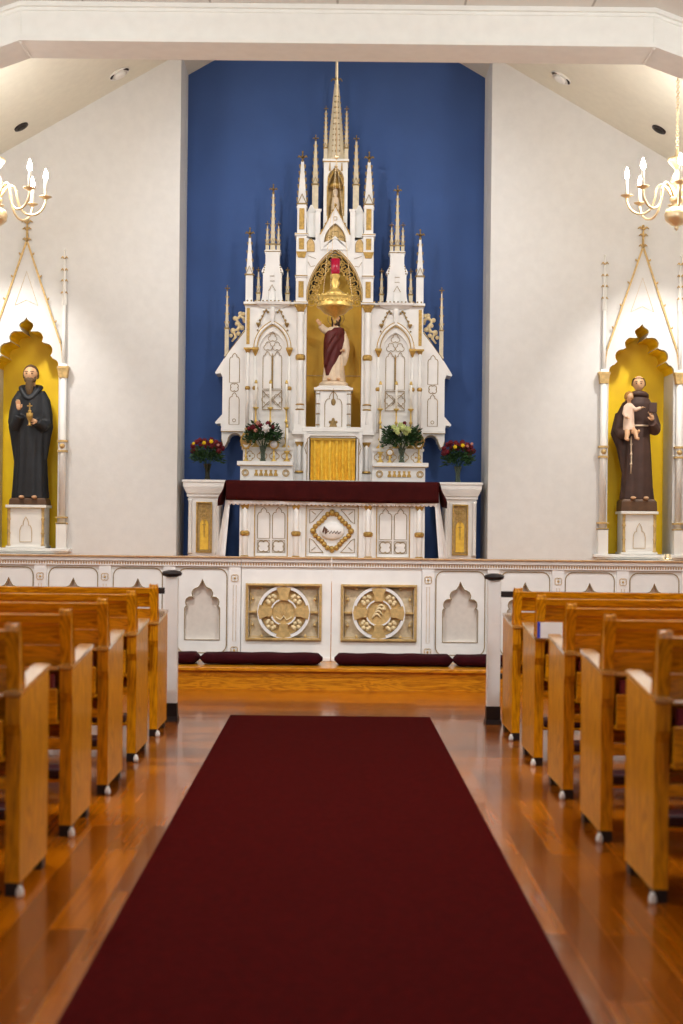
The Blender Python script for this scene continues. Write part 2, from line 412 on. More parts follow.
mb = MB(); mb.prism([(-4.7, nz(4.7)-.1), (-2.15, 4.75), (2.15, 4.75), (4.7, nz(4.7)-.1), (4.7, roof(4.7)+.1), (0, 7.15), (-4.7, roof(4.7)+.1)], 9.62, 9.72)
struct(mb, 'wall_front', 'wall')

# ------------------------------------------------------------------ ceiling fittings
def on_roof(name, x, y, label, build):
    t = thing(name, (x, y, roof(x)), label, 'light' if 'light' in name else 'grille')
    t.rotation_euler = (0, (R(30) if x > 0 else -R(30)), 0)
    build(t); return t
def spot_fit(t):
    m_ = MB(); m_.lathe([(.11, .0), (.11, -.012), (.085, -.02), (.08, -.006)], n=24); m_.build('ring', 'white2', t)
    m_ = MB(); m_.tube([(.1*math.cos(a), .1*math.sin(a)*.9, -.03-.028*math.sin(a*1.0)) for a in [R(200+d) for d in range(0, 150, 12)]], .012, 6); m_.build('lamp_rim', 'black', t)
    m_ = MB(); m_.lathe([(.07, 0), (.06, -.035), (.03, -.04)], n=16); m_.build('reflector', 'white2', t)
def vent_fit(t):
    m_ = MB(); m_.lathe([(.075, .0), (.075, -.012), (.06, -.018)], n=20); m_.build('rim', 'black', t)
    m_ = MB(); m_.lathe([(.055, -.01), (.05, -.022), (.02, -.024)], n=16); m_.build('cover', 'dark', t)
on_roof('ceiling_spotlight', -2.17, 13.95, 'round spotlight with dark rim in the sloping ceiling left of the blue wall', spot_fit)
on_roof('ceiling_spotlight', 2.22, 13.85, 'round spotlight with dark rim in the sloping ceiling right of the blue wall', spot_fit)
on_roof('ceiling_light', -3.13, 13.9, 'small dark recessed light in the sloping ceiling above the left chandelier', vent_fit)
on_roof('ceiling_light', 3.16, 13.7, 'small dark recessed light in the sloping ceiling beside the right chandelier', vent_fit)

# ------------------------------------------------------------------ carpet
def rough_plate(x0, x1, y0, y1, z0, z1, nx, ny, amp=0):
    mb = MB(); vs = []; fs = []
    for j in range(ny+1):
        for i in range(nx+1):
            x = x0+(x1-x0)*i/nx; y = y0+(y1-y0)*j/ny
            e = 1 if 0 < i < nx and 0 < j < ny else 0
            vs.append((x, y, z1-(0 if e else (z1-z0)*.45)+amp*e*math.sin(x*7+y*3)*math.cos(y*5)))
    for j in range(ny):
        for i in range(nx):
            a = j*(nx+1)+i; fs.append((a, a+1, a+nx+2, a+nx+1))
    mb.add(vs, fs, True)
    mb.box(x0, x1, y0, y1, z0, z1-(z1-z0)*.45)
    return mb
o = rough_plate(-.681, .681, -3.0, 9.56, 0, .014, 14, 120, .0006).build('carpet_runner', 'carpet')
tag(o, 'long burgundy carpet runner laid down the middle of the aisle', 'carpet')

# ------------------------------------------------------------------ pews
PX = 1.095; PEND = 4.42
def make_pew(label):
    root = thing('pew', (PX, 0, 0), label, 'pew', 'oak pews')
    Lp = PEND-PX
    # end panel: profile in (y,z), thickness along x.   y=0 is the rear (towards the camera)
    def endp(name, x0):
        tf = (lambda p: Vector((p.y, p.x, p.z)))
        m_ = MB(tf)
        prof = [(0.0, .045), (.46, .045), (.46, .735), (.45, .752), (.0, .705), (-.012, .695), (-.012, .6), (0, .56)]
        m_.prism(prof, x0, x0+.05); e = m_.build(name, 'pewz', root, .006)
        m_ = MB(tf)
        m_.prism([(-.02, .70), (.47, .752), (.47, .768), (-.02, .716)], x0-.004, x0+.056); m_.build('armrest', 'pewy', e, .006)
        m_ = MB(tf)   # stile that carries the back
        m_.prism([(.035, .68), (.095, .70), (.035, .935), (.02, .95), (-.005, .945), (-.012, .925)], x0+.012, x0+.052); m_.build('post', 'pewz', e, .006)
        for ya in (.0, .38):
            m_ = MB(); m_.box(x0+.004, x0+.05, ya, ya+.07, .0, .046); m_.build('shoe', 'black', e)
        m_ = MB(); m_.lathe([(.010, 0), (.014, .006), (.014, .022), (.009, .034), (.006, .04)], x0-.004, -.012, 0, 12); m_.build('foot', 'paper', e)
        return e
    endp('end_panel', 0); endp('end_panel', Lp-.05)
    # back: reclined boards
    def board(name, z0, z1, yb, th, mt='pew', rail=0):
        m_ = MB()
        sl_ = -.30
        y = lambda z: .075+(z-.70)*sl_
        m_.prism([(0, 0)], 0, 0) if False else None
        vs = []
        for x in (.052, Lp-.052):
            for (yy, z) in ((y(z0)+yb, z0), (y(z1)+yb, z1), (y(z1)+yb+th, z1), (y(z0)+yb+th, z0)): vs.append((x, yy, z))
        m_.add(vs, [(0, 4, 5, 1), (1, 5, 6, 2), (2, 6, 7, 3), (3, 7, 4, 0), (0, 1, 2, 3), (7, 6, 5, 4)])
        return m_.build(name, mt, root, .005)
    board('top_rail', .888, .928, -.022, .045)
    board('back_panel', .805, .888, -.008, .022)
    board('back_panel', .70, .796, -.014, .028)
    board('back_panel', .42, .70, -.004, .02)
    # book shelf behind the back
    m_ = MB(); m_.box(.052, Lp-.052, -.045, .075, .697, .712); m_.build('book_shelf', 'pewy', root, .004)
    m_ = MB(); m_.box(.052, Lp-.052, -.055, -.040, .475, .622); m_.box(.052, Lp-.052, -.04, .11, .475, .487)
    m_.build('book_rack', 'pew', root, .004)
    # seat
    m_ = MB(); m_.box(.05, Lp-.05, .10, .50, .42, .445); m_.build('seat', 'pew', root, .008)
    m_ = MB(); m_.box(.05, Lp-.05, .0, .03, .372, .415); m_.build('stretcher', 'pew', root, .005)
    m_ = MB(); m_.box(.05, Lp-.05, .46, .485, .34, .42); m_.build('seat_apron', 'pew', root, .005)
    # kneeler hinged behind the pew
    k = MB(); k.box(.16, Lp-.16, -.26, -.12, .12, .165); kn = k.build('kneeler', 'pad', root, .015)
    k = MB(); k.box(.14, Lp-.14, -.255, -.125, .10, .12); k.build('kneeler_board', 'pew', kn, .004)
    for x in (.12, Lp/2, Lp-.12):
        k = MB(); k.tube([(x, .012, .375), (x, -.015, .345), (x+.004, -.06, .2), (x+.006, -.10, .07), (x, -.125, .045), (x, -.17, .045), (x, -.2, .06), (x, -.205, .1)], [.013, .014, .012, .011, .011, .011, .011, .011], 8)
        k.ball(x, .0, .352, .018); k.build('kneeler_bracket', 'cream', kn)
    return root
pew0 = make_pew('x')
pewY = [4.787, 5.735, 6.66, 7.62, 8.56]
ordn = ['nearest the camera', 'second from the camera', 'third from the camera', 'fourth from the camera', 'farthest, by the white post']
first = True
pews = {}
PXR, PXL = 1.11, 1.056
for sg, side in ((-1, 'left'), (1, 'right')):
    for i, y in enumerate(pewY):
        p = pew0 if first else copy_tree(pew0); first = False
        if sg > 0: p.location = (PXR, y, 0); p.scale = (1, 1, .98)
        else:
            p.location = (-PXL, y, 0); p.scale = (-1, 1, .98)
        p['label'] = 'honey oak pew on the %s of the aisle, %s' % (side, ordn[i])
        pews[(sg, i)] = p
# hymnals in the racks
def make_book(w=.034):
    m_ = MB(); m_.box(-w/2, w/2, 0, .004, 0, .205); m_.box(-w/2, w/2, .106, .11, 0, .205); m_.box(-w/2, -w/2+.003, 0, .11, 0, .205)
    b = m_.build('hymnal', 'hymnal', None, .0015)
    m_ = MB(); m_.box(-w/2+.004, w/2-.001, .004, .106, .004, .201); m_.build('pages', 'paper', b); return b
# lie flat-facing: the broad red cover faces the camera
def make_hymnal():
    m_ = MB(); m_.box(0, .125, 0, .004, 0, .188); m_.box(0, .125, .028, .032, 0, .188); m_.box(0, .004, 0, .032, 0, .188)
    b = m_.build('hymnal', 'hymnal', None, .001)
    m_ = MB(); m_.box(.004, .121, .004, .028, .004, .184); m_.build('pages', 'paper', b); return b
hym = make_hymnal(); first = True
shown = {(1, 0): 2, (1, 1): 3, (1, 2): 2, (1, 3): 2, (-1, 1): 2, (-1, 2): 1, (-1, 3): 1, (1, 4): 1}
pn = ['nearest', 'second', 'third', 'fourth', 'farthest']
for (sg, i), n in shown.items():
    for k in range(n):
        b = hym if first else copy_tree(hym); first = False
        x = (PXR if sg > 0 else PXL)+.07+k*.155
        b.location = (sg*x if sg > 0 else -x-.125, pewY[i]-.032, .4785)
        b['label'] = 'red hymnal in the rack of the %s %s pew, %s from the aisle' % (pn[i], 'left' if sg < 0 else 'right', ['first', 'second', 'third'][k]); b['category'] = 'book'; b['group'] = 'red hymnals in the pew racks'
# booklet with a blue spine on the fourth right pew
t = thing('booklet', (1.118, 7.575, .699), 'white booklet with a blue spine standing on the shelf of the fourth right pew', 'booklet')
m_ = MB(); m_.box(.012, .135, 0, .003, 0, .085); m_.box(.012, .135, .010, .013, 0, .085); m_.box(.012, .133, .003, .010, .002, .083); m_.build('pages', 'paper', t)
m_ = MB(); m_.box(0, .014, -.001, .014, 0, .087); m_.build('spine', 'bluecov', t)

# ------------------------------------------------------------------ white posts with black caps at the pew fronts
def make_screen(sg, label):
    t = thing('pew_screen', (1.08 if sg > 0 else -1.06, 9.3, 0), label, 'barrier')
    if sg < 0: t.scale = (-1, 1, 1)
    for x in (0, 3.1):
        m_ = MB(); m_.box(x-.043, x+.043, -.035, .035, .1, .955); p = m_.build('post', 'white', t, .004)
        m_ = MB(); m_.lathe([(.03, .955), (.062, .962), (.068, .978), (.058, .992), (.02, 1.0)], x, 0, 0, 20); m_.build('cap', 'black', p)
        m_ = MB(); m_.frus(x, 0, 0, .055, .06, .03, .05, .05); m_.frus(x, 0, .03, .046, .04, .12, .046, .038); m_.build('shoe', 'black', p)
    m_ = MB(); m_.box(.043, 3.06, -.02, .02, .842, .882); m_.build('rail', 'black', t, .004)
    m_ = MB(); m_.box(.043, 3.06, -.015, .015, .30, .335); m_.build('rail', 'black', t, .004)
    return t
make_screen(-1, 'white square post with black cap and black rail in front of the left pews')
make_screen(1, 'white square post with black cap and black rail in front of the right pews')

# ------------------------------------------------------------------ communion rail
RY = 11.8; RS = RY/1400
def rtf(p): return Vector((p.x*RS, p.y, 1.25+p.z*RS-.178))
# z in px below/above horizon (negative = below); y in metres
ZT, ZC, ZB = -23.5, -27, -126.5
FO = [(-17.6, -107), (-17.6, -75.5), (-16.8, -74), (-14.6, -73.6), (-16.2, -72), (-16.8, -69.5), (-16, -66.5), (-13.5, -64.4), (-10.5, -64.2), (-8.6, -64.8), (-10, -62.4), (-10.3, -59.8), (-9, -57), (-6.4, -55.4), (-4, -54.6), (-2.4, -52.2), (-1.1, -49.6), (0, -46.5)]
def foil_panel(mb, gm, cx):
    out = FO+[(-x, z) for x, z in FO[::-1][1:]]
    out = [(cx+x, z) for x, z in out]
    fr = []
    for (qx, qz, a0) in ((23, -117, -90), (23, -39, 0), (-23, -39, 90), (-23, -117, 180)):
        sx = 1 if qx > 0 else -1; sz = 1 if qz > -80 else -1
        fr += arcp(cx+sx*(24.5-8), (-36 if sz > 0 else -120)-sz*8, 8, a0, a0+90, 5)
    return out, fr
def rail_section(name, x0, x1, centers, pil, label, parent_x):
    t = thing(name, (0, RY, .178), label, 'railing')
    body = MB(rtf, RS)
    holes = [foil_panel(None, None, c)[0] for c in centers]
    body.prism(rect(x0, x1, ZB, ZC-6), 0, .05, holes)
    body.box(x0, x1, .05, .09, ZB, ZC-6)
    bo = body.build('panel_body', 'white2', t)
    for c in centers:
        o_, fr = foil_panel(None, None, c)
        fm = MB(rtf, RS); fm.line(fr, -.004, .6, True); fm.line(o_, -.003, .55, True); fm.build('panel_moulding', 'goldline', bo)
        rm = MB(rtf, RS); rm.prism(rect(c-21, c+21, -112, -42), .045, .049); rm.build('recessed_panel', 'stone', t)
    for p in pil:
        pm = MB(rtf, RS); pm.box(p-6, p+6, -.022, .0, ZB, ZC-6); pm.box(p-7.5, p+7.5, -.03, .0, ZB, ZB+4); pp = pm.build('pilaster', 'white', t, .003)
        gm = MB(rtf, RS)
        for z in (-45, -117): gm.line(foil(p, z, 4, 4), -.026, .4, True); gm.ball(p, -.026, z, 1.2, sy=RS)
        gm.line([(p-1.5, -52), (p-1.5, -108), (p+1.5, -108), (p+1.5, -52)], -.024, .25, True); gm.build('pilaster_ornament', 'antique', pp)
    return t
def rail_top(t, x0, x1):
    c = MB(rtf, RS); c.box(x0, x1, -.07, .14, ZT-1.6, ZT); c.build('cap', 'capwood', t, .004)
    c = MB(rtf, RS); c.box(x0, x1, -.05, .12, ZC-1.6, ZT-1.6); c.box(x0, x1, -.03, .10, ZC-6.5, ZC-1.5); co_ = c.build('cornice', 'white2', t, .003)
    c = MB(rtf, RS); n = int((x1-x0)/2.6)
    for i in range(n):
        x = x0+(i+.5)*(x1-x0)/n; c.box(x-.7, x+.7, -.034, -.03, ZC-5.2, ZC-2.6)
    c.build('dentils', 'capwood', co_)
    c = MB(rtf, RS); c.box(x0, x1, -.04, .1, ZB-.6, ZB+3); c.build('plinth', 'white', t, .003)
XE = 545
cl = [-129-64.6*k for k in range(7)]; pl = [-96.5, -161.7]+[-161.7-64.6*k for k in range(1, 7)]
tl = rail_section('communion_rail', -XE, -90, cl, pl, 'white altar rail of arched panels, section left of the gates', 0); rail_top(tl, -XE, -90)
tr = rail_section('communion_rail', 90, XE, [-c for c in cl], [-p for p in pl], 'white altar rail of arched panels, section right of the gates', 0); rail_top(tr, 90, XE)
def gate(cx, x0, x1, label, kind):
    t = thing('rail_gate', (cx*RS, RY, .178), label, 'gate', 'altar rail gates')
    tf = (lambda p: Vector(((p.x-cx)*RS, p.y, 1.25+p.z*RS-.178)))
    fr = rect(cx-38, cx+38, -107, -50)
    b = MB(tf, RS); b.prism(rect(x0, x1, ZB, ZC-6), -.012, .05, [rect(cx-35, cx+35, -104.5, -52.5)]); b.box(x0, x1, .05, .07, ZB, ZC-6); b.build('leaf', 'white2', t, .002)
    c = MB(tf, RS); c.box(x0, x1, -.07, .14, ZT-1.6, ZT); c.build('cap', 'capwood', t, .004)
    c = MB(tf, RS); c.box(x0, x1, -.05, .12, ZC-1.6, ZT-1.6); c.box(x0, x1, -.03, .10, ZC-6.5, ZC-1.5); co_ = c.build('cornice', 'white2', t, .003)
    c = MB(tf, RS); n = int((x1-x0)/2.6)
    for i in range(n):
        x = x0+(i+.5)*(x1-x0)/n; c.box(x-.7, x+.7, -.034, -.03, ZC-5.2, ZC-2.6)
    c.build('dentils', 'capwood', co_)
    g = MB(tf, RS); g.prism(fr, -.03, .0, [rect(cx-35.3, cx+35.3, -104.3, -52.7)]); g.line(rect(cx-36.6, cx+36.6, -105.6, -51.4), -.034, .9, True)
    g.build('gilt_frame', 'antique', t)
    zc = -78.5
    w = MB(tf, RS); w.box(cx-35, cx+35, .035, .05, -104.5, -52.5); pg_ = w.build('panel_ground', 'tan', t)
    # medallion
    w = MB(tf, RS); w.prism(circ(cx, zc, 26.4, 48), -.020, .035, [circ(cx, zc, 23.4, 48)]); w.prism(circ(cx, zc, 13.4, 32), -.018, .035, [circ(cx, zc, 12.0, 32)]); md = w.build('medallion_ring', 'white', t, .002)
    g = MB(tf, RS); g.prism(circ(cx, zc, 22.8, 48), .012, .035, [circ(cx, zc, 12, 24)])
    for k in range(4):
        a = k*PI/2; pts = []
        for (r_, q) in ((12.5, .36), (18, .25), (25.2, .3), (25.8, 0), (25.2, -.3), (18, -.25), (12.5, -.36)): pts.append((cx+r_*math.cos(a+q), zc+r_*math.sin(a+q)))
        g.prism(pts, -.024, .02)
    g.prism(circ(cx, zc, 12.2, 32), .0, .03); mf = g.build('medallion_field', 'antique', md)
    g = MB(tf, RS)
    for k in range(4):
        a = PI/4+k*PI/2
        for (r_, q) in ((16, .0), (19.2, .2), (19.2, -.2), (21.0, 0), (17.5, .24), (17.5, -.24)):
            g.ball(cx+r_*math.cos(a+q), .004, zc+r_*math.sin(a+q), 2.3, sy=RS*1.0, n=10)
    g.build('quatrefoil_bosses', 'creamgold', md)
    g = MB(tf, RS)
    if kind == 0:   # rays fanning up out of a low cup
        for d in (-60, -35, -12, 12, 35, 60):
            a = R(90+d); g.tube([(cx, -.008, zc-4), (cx+9*math.cos(a), -.008, zc-3+10.5*math.sin(a))], .008/RS*.09, 4)
        g.tube([(cx-8, -.008, zc-5), (cx-3, -.008, zc-8), (cx, -.008, zc-4), (cx+3, -.008, zc-8), (cx+8, -.008, zc-5)], .9, 5)
    else:           # swirling wing
        for q in range(4):
            g.tube([(cx-7+q*1.5+8*u, -.008, zc-6+q*3+5*math.sin(u*2.6)) for u in [i/6 for i in range(8)]], [.5+.9*math.sin(PI*i/7) for i in range(8)], 5)
        g.ball(cx+5, -.006, zc+4, 2.3, sy=RS)
    g.build('medallion_relief', 'creamgold', mf)
    g = MB(tf, RS)
    for sx in (-1, 1):
        g.box(cx+sx*25.5, cx+sx*35.3, .0, .04, zc-.9, zc+.9)
        for sz in (-1, 1):
            g.line([(cx+sx*35, zc+sz*24.5), (cx+sx*20, zc+sz*24.5)], .005, .6)
            g.ball(cx+sx*31, .01, zc+sz*13, 1.6, sy=RS); g.ball(cx+sx*22, .01, zc+sz*24, 1.6, sy=RS)
            g.line(arcp(cx+sx*35, zc+sz*13, 5, 90 if sx > 0 else -90, 270 if sx > 0 else 90, 6), .012, .55)
            g.line([(cx+sx*34, zc+sz*3), (cx+sx*33, zc+sz*23)], .012, .4)
        g.line(rect(cx-34, cx+34, -103, -54), .012, .45, True)
    g.build('panel_tracery', 'antique', pg_)
    g = MB(tf, RS); g.box(x0, x1, -.03, .06, ZB-.6, ZB+3); g.build('bottom_rail', 'white', t, .003)
gate(-47.5, -89.8, -.4, 'white altar rail gate with a gilt medallion of fanning rays', 0)
gate(47.5, .4, 89.8, 'white altar rail gate with a gilt medallion of a curling wing', 1)
# kneeling cushions
def cushion(x0, x1, label):
    m_ = MB(); n = 26; k = 12; w = (x1-x0); vs = []; fs = []
    for i in range(n+1):
        u = i/n; x = x0+w*u
        e = min(1, min(u, 1-u)*w/.05); e = math.sin(e*PI/2)**.6 if e > 0 else .0
        for j in range(k):
            a = 2*PI*j/k; cz = .045
            q = lambda c: math.copysign(abs(c)**.55, c)
            vs.append((x, 11.5+.16*q(math.cos(a))*max(e, .3), .18+cz+.044*q(math.sin(a))*max(e, .25)*(1+.06*math.sin(x*21))))
    for i in range(n):
        for j in range(k): fs.append((i*k+j, i*k+(j+1) % k, (i+1)*k+(j+1) % k, (i+1)*k+j))
    fs.append(tuple(range(k))); fs.append(tuple(n*k+j for j in range(k))[::-1])
    m_.add(vs, fs, True); o = m_.build('kneeling_cushion', 'cushion'); tag(o, label, 'cushion', 'kneeling cushions')
cushion(-1.07, -.065, 'long burgundy kneeling cushion in front of the left gate')
cushion(.03, 1.0, 'long burgundy kneeling cushion in front of the right gate')
cushion(-2.1, -1.072, 'burgundy kneeling cushion by the arched rail panel left of the gates')
cushion(1.002, 2.0, 'burgundy kneeling cushion by the arched rail panel right of the gates')

# ------------------------------------------------------------------ high altar table
def cap_knob_col(g, dx, vt, vb, yf, hw=4):
    """gilt capital, middle knob and base on a pilaster (px units), yf = y of its face"""
    z = lambda v: 534-v
    g.frus(dx, yf, z(vt+4.5), hw*.45, .02, z(vt), hw*1.05, .04)
    for q in (-1, 1): g.ball(dx+q*hw*.8, yf-.02, z(vt+1.2), 1.2, sy=.01)
AS = 13.95/1400
AFZ = .78
def atf(p): return Vector((p.x*AS, p.y, 1.25+p.z*AS-AFZ))
zz = lambda v: 534-v
altar = thing('altar', (0, 13.95, AFZ), 'white and gold carved altar table with arched front panels', 'altar')
b = MB(atf, AS)
panels = [(-61, 16.5), (0, 26), (61, 16.5)]
b.prism(rect(-92, 92, -47.2, zz(500)), 0, .03, [rect(c-h+1, c+h-1, zz(556), zz(506)) for c, h in panels])
b.box(-91, 91, .03, .36, -47.2, zz(500)); b.box(-94, 94, -.03, .38, -47.2, zz(559)); abody = b.build('body', 'white', altar, .003)
b = MB(atf, AS); b.box(-105, 105, -.06, .385, zz(487), zz(482.5)); b.box(-98, 98, -.03, .38, zz(490), zz(487)); b.box(-93, 93, .0, .36, zz(501), zz(490)); b.build('table_top', 'marblew', altar, .004)
for dx in (-87, -36, 36, 87):
    b = MB(atf, AS); b.box(dx-5.5, dx+5.5, -.02, 0, zz(560), zz(500)); b.lathe([(3.0, 0), (3.0, 50)], dx, -.025, zz(556), 12, 1, AS); cm = b.build('column', 'white', altar, .002)
    g = MB(atf, AS); g.frus(dx, -.03, zz(510), 2.6, .02, zz(504), 5.2, .035)
    g.lathe([(3.2, -2.6), (4.8, -1.3), (4.8, 1.3), (3.2, 2.6)], dx, -.03, zz(534), 8, 1, AS)
    g.frus(dx, -.03, zz(558), 4.6, .03, zz(556), 3.4, .03); g.build('gilt_capital', 'gold', cm)
for c, h in panels:
    g = MB(atf, AS); g.line(rect(c-h, c+h, zz(557), zz(505.5)), -.004, .8, True); g.build('panel_frame', 'gold', abody)
    g = MB(atf, AS)
    if h < 20:
        for q in (-1, 1):
            g.line(cusped(c+q*7.5, zz(539), zz(516), 6.2, 8), .026, .5, True)
            g.line(rect(c+q*7.5-6.2, c+q*7.5+6.2, zz(553), zz(541)), .026, .4, True)
            g.line(foil(c+q*7.5, zz(547), 6.4, 4), .026, .5, True)
        g.build('panel_tracery', 'goldline', abody)
    else:
        for sx in (-1, 1):
            for sz in (-1, 1):
                X = c+sx*22.5; Z = zz(531)+sz*21.5
                g.line([(X, Z), (X-sx*14, Z), (X-sx*10, Z-sz*4), (X-sx*3.5, Z-sz*12), (X, Z-sz*14)], .026, .55, True)
                g.line([(X-sx*2, Z-sz*2), (X-sx*6, Z-sz*5)], .026, .5)
        g.build('panel_tracery', 'goldline', abody)
        g = MB(atf, AS)
        for k in range(24):
            a = 2*PI*k/24; rr = 16.5+1.6*math.cos(4*a)
            f4 = 1/max(abs(math.cos(a))+abs(math.sin(a)), .01)*.35+.72
            g.ball(c+rr*f4*math.cos(a), .02, zz(531)+rr*f4*math.sin(a), 2.7, 1, AS*.9, 1, 8)
        for a in (0, 90, 180, 270):
            g.ball(c+19*math.cos(R(a)), .015, zz(531)+18*math.sin(R(a)), 3.2, 1, AS, 1, 8)
        g.build('foliate_wreath', 'gold', altar)
        g = MB(atf, AS); g.ball(c, .02, zz(531), 12, 1.05, AS*.35, .75, 24); g.build('cartouche', 'white', altar)
        g = MB(atf, AS)  # dark flowing script-like relief
        g.tube([(c-9, -.012, zz(532.5)), (c-7.5, -.018, zz(527)), (c-5.5, -.018, zz(530)), (c-6.5, -.018, zz(533.5)), (c-3.5, -.02, zz(531)), (c-2.5, -.02, zz(533.5)), (c-.5, -.02, zz(531)), (c+.5, -.02, zz(533.5)), (c+2.5, -.02, zz(531)), (c+3.5, -.02, zz(533.5)), (c+5.5, -.02, zz(531)), (c+6.5, -.018, zz(533.5)), (c+9, -.012, zz(531.5))],
               [.9, 1.3, 1.5, 1.2, .7, .6, .6, .6, .6, .6, .6, .6, .4], 5)
        g.build('cartouche_script', 'ink', altar)
# cloths
def cloth_top():
    m_ = MB()
    hw = 1.052; nx = 80; rows = []
    y0, y1 = 13.88, 14.34; zt = 1.25+zz(482.2)*AS
    # profile across: back edge -> front edge -> drop
    prof = [(y1, zt+.008, 0), (14.2, zt+.009, 0), (13.93, zt+.009, 0), (13.885, zt+.005, 0), (13.872, zt-.01, 0), (13.868, zt-.05, 1), (13.866, zt-.10, 1), (13.864, zt-.15, 1), (13.862, zt-.198, 1)]
    vs = []; fs = []
    for k, (y, z, d) in enumerate(prof):
        for i in range(nx+1):
            u = -1+2*i/nx; x = u*hw
            dd = max(0, (zt-z)/.2)
            fold = .010*math.sin(x*17+1)*dd+.006*math.sin(x*41)*dd
            xx = x*(1+.004*dd)
            vs.append((xx, y-fold-.004*dd, z-.008*dd*math.sin(x*2.2+.6)))
    n1 = nx+1
    for k in range(len(prof)-1):
        for i in range(nx): fs.append((k*n1+i, (k+1)*n1+i, (k+1)*n1+i+1, k*n1+i+1))
    m_.add(vs, fs, True)
    # corner falls at the two ends, hanging lower
    for sg in (-1, 1):
        vs = []; fs = []; nn = 10
        cols = [(13.868, .198), (13.885, .24), (13.95, .255), (14.1, .24), (14.2, .22), (14.34, .20)]
        for j, (y, dr) in enumerate(cols):
            for q in range(nn+1):
                f_ = q/nn
                vs.append((sg*(hw+.005+.082*f_**1.2*(1.0 if j < 3 else .6)+.004*math.sin(j*2+q)), y, zt+.006-dr*f_))
        for j in range(len(cols)-1):
            for q in range(nn):
                a = j*(nn+1)+q; fs.append((a, a+1, a+nn+2, a+nn+1))
        m_.add(vs, fs, True)
    o = m_.build('altar_cloth', 'cloth')
    s_ = o.modifiers.new('thickness', 'SOLIDIFY'); s_.thickness = .004; s_.offset = 0
    tag(o, 'dark maroon cloth covering the altar table and hanging over its front edge', 'cloth')
cloth_top()
def white_cloth():
    t = thing('altar_linen', (0, 13.95, AFZ), 'white lace-edged linen hanging below the maroon cloth at the altar ends', 'cloth')
    loc = lambda x, y, v: (x, y-13.95, 1.25+zz(v)*AS-AFZ)
    m_ = MB(); vs = []; fs = []; n = 150
    for i in range(n+1):
        x = -1.04+2.08*i/n
        sc = abs(math.sin(i*PI/3))
        vs += [loc(x, 13.882, 484), loc(x, 13.882, 502), loc(x, 13.880, 504.6+1.6*sc)]
    for i in range(n):
        for q in range(2): a = i*3+q; fs.append((a, a+1, a+4, a+3))
    m_.add(vs, fs, True); f = m_.build('lace_edge', 'lace', t)
    sd = f.modifiers.new('t', 'SOLIDIFY'); sd.thickness = .003
    for sg in (-1, 1):
        m_ = MB(); vs = []; fs = []; nn = 34; rows = 14
        for j in range(rows+1):
            g_ = j/rows
            for i in range(nn+1):
                u = i/nn
                y = 13.89+.42*u
                x = sg*(1.053+g_*(.088+.022*math.sin(u*11+1)+.012*math.sin(u*23)))
                if u < .2: x -= sg*(1-u/.2)*(.05+.05*g_)
                vs.append(loc(x, y-.03*g_*(1-u), 485+75*g_))
        for j in range(rows):
            for i in range(nn):
                a = j*(nn+1)+i; fs.append((a, a+1, a+nn+2, a+nn+1))
        m_.add(vs, fs, True); o = m_.build('side_fall', 'lace', t)
        sd = o.modifiers.new('t', 'SOLIDIFY'); sd.thickness = .004
white_cloth()

# ------------------------------------------------------------------ flanking pedestals
def pedestal(sg, label):
    X = sg*1.285
    X *= 1.026
    t = thing('altar_pedestal', (X, 14.36, .78), label, 'pedestal', 'pedestals beside the altar')
    S = .01026; tf = (lambda p: Vector((p.x*S, p.y, 1.25+p.z*S-.78)))
    m_ = MB(tf, .01); m_.box(-22, 22, 0, .44, zz(483.5), zz(481)); m_.box(-21, 21, .01, .43, zz(488), zz(483.5))
    m_.frus(0, .22, zz(495), 17.5, .19, zz(488), 21, .21); m_.box(-17.5, 17.5, .04, .41, zz(498), zz(495)); m_.build('cornice', 'marblew', t, .003)
    m_ = MB(tf, .01); m_.prism(rect(-16, 16, -45.6, zz(498)), .06, .1, [rect(-8, 8, zz(554), zz(503))]); m_.box(-16, 16, .1, .39, -45.6, zz(498)); m_.build('shaft', 'marblew', t, .003)
    for q in (-1, 1):
        m_ = MB(tf, .01); m_.lathe([(2.6, -52), (2.0, -50), (1.8, 0), (2.8, 3)], q*14, .05, zz(503), 12, 1, .009); m_.build('colonnette', 'marblew', t)
    m_ = MB(tf, .01); m_.prism(rect(-8, 8, zz(554), zz(503)), .04, .07, [rect(-6.6, 6.6, zz(552.5), zz(504.5))]); fr = m_.build('gilt_frame', 'gold', t)
    m_ = MB(tf, .01); m_.box(-7, 7, .085, .1, zz(554), zz(503)); m_.build('panel_ground', 'antique', fr)
    m_ = MB(tf, .01); m_.prism(lancet(0, zz(551), zz(526), 4.3, 6), .07, .086); m_.build('gold_plate', 'silk', fr)
    m_ = MB(tf, .01)
    for k, (x, v, r_) in enumerate([(0, 508, 2), (-3, 511, 1.8), (3, 511, 1.8), (0, 514, 2), (-3, 517, 1.6), (3, 517, 1.6), (0, 520, 1.6)]):
        m_.line(circ(x, zz(v), r_, 10), .065, .45, True)
    m_.line([(0, zz(519)), (0, zz(538))], .062, .5); m_.line([(-2, zz(526)), (2, zz(526))], .062, .5)
    m_.build('gilt_tracery', 'gold', fr)
pedestal(-1, 'white pedestal with gold panel left of the altar, under the left red bouquet')
pedestal(1, 'white pedestal with gold panel right of the altar, under the right red bouquet')

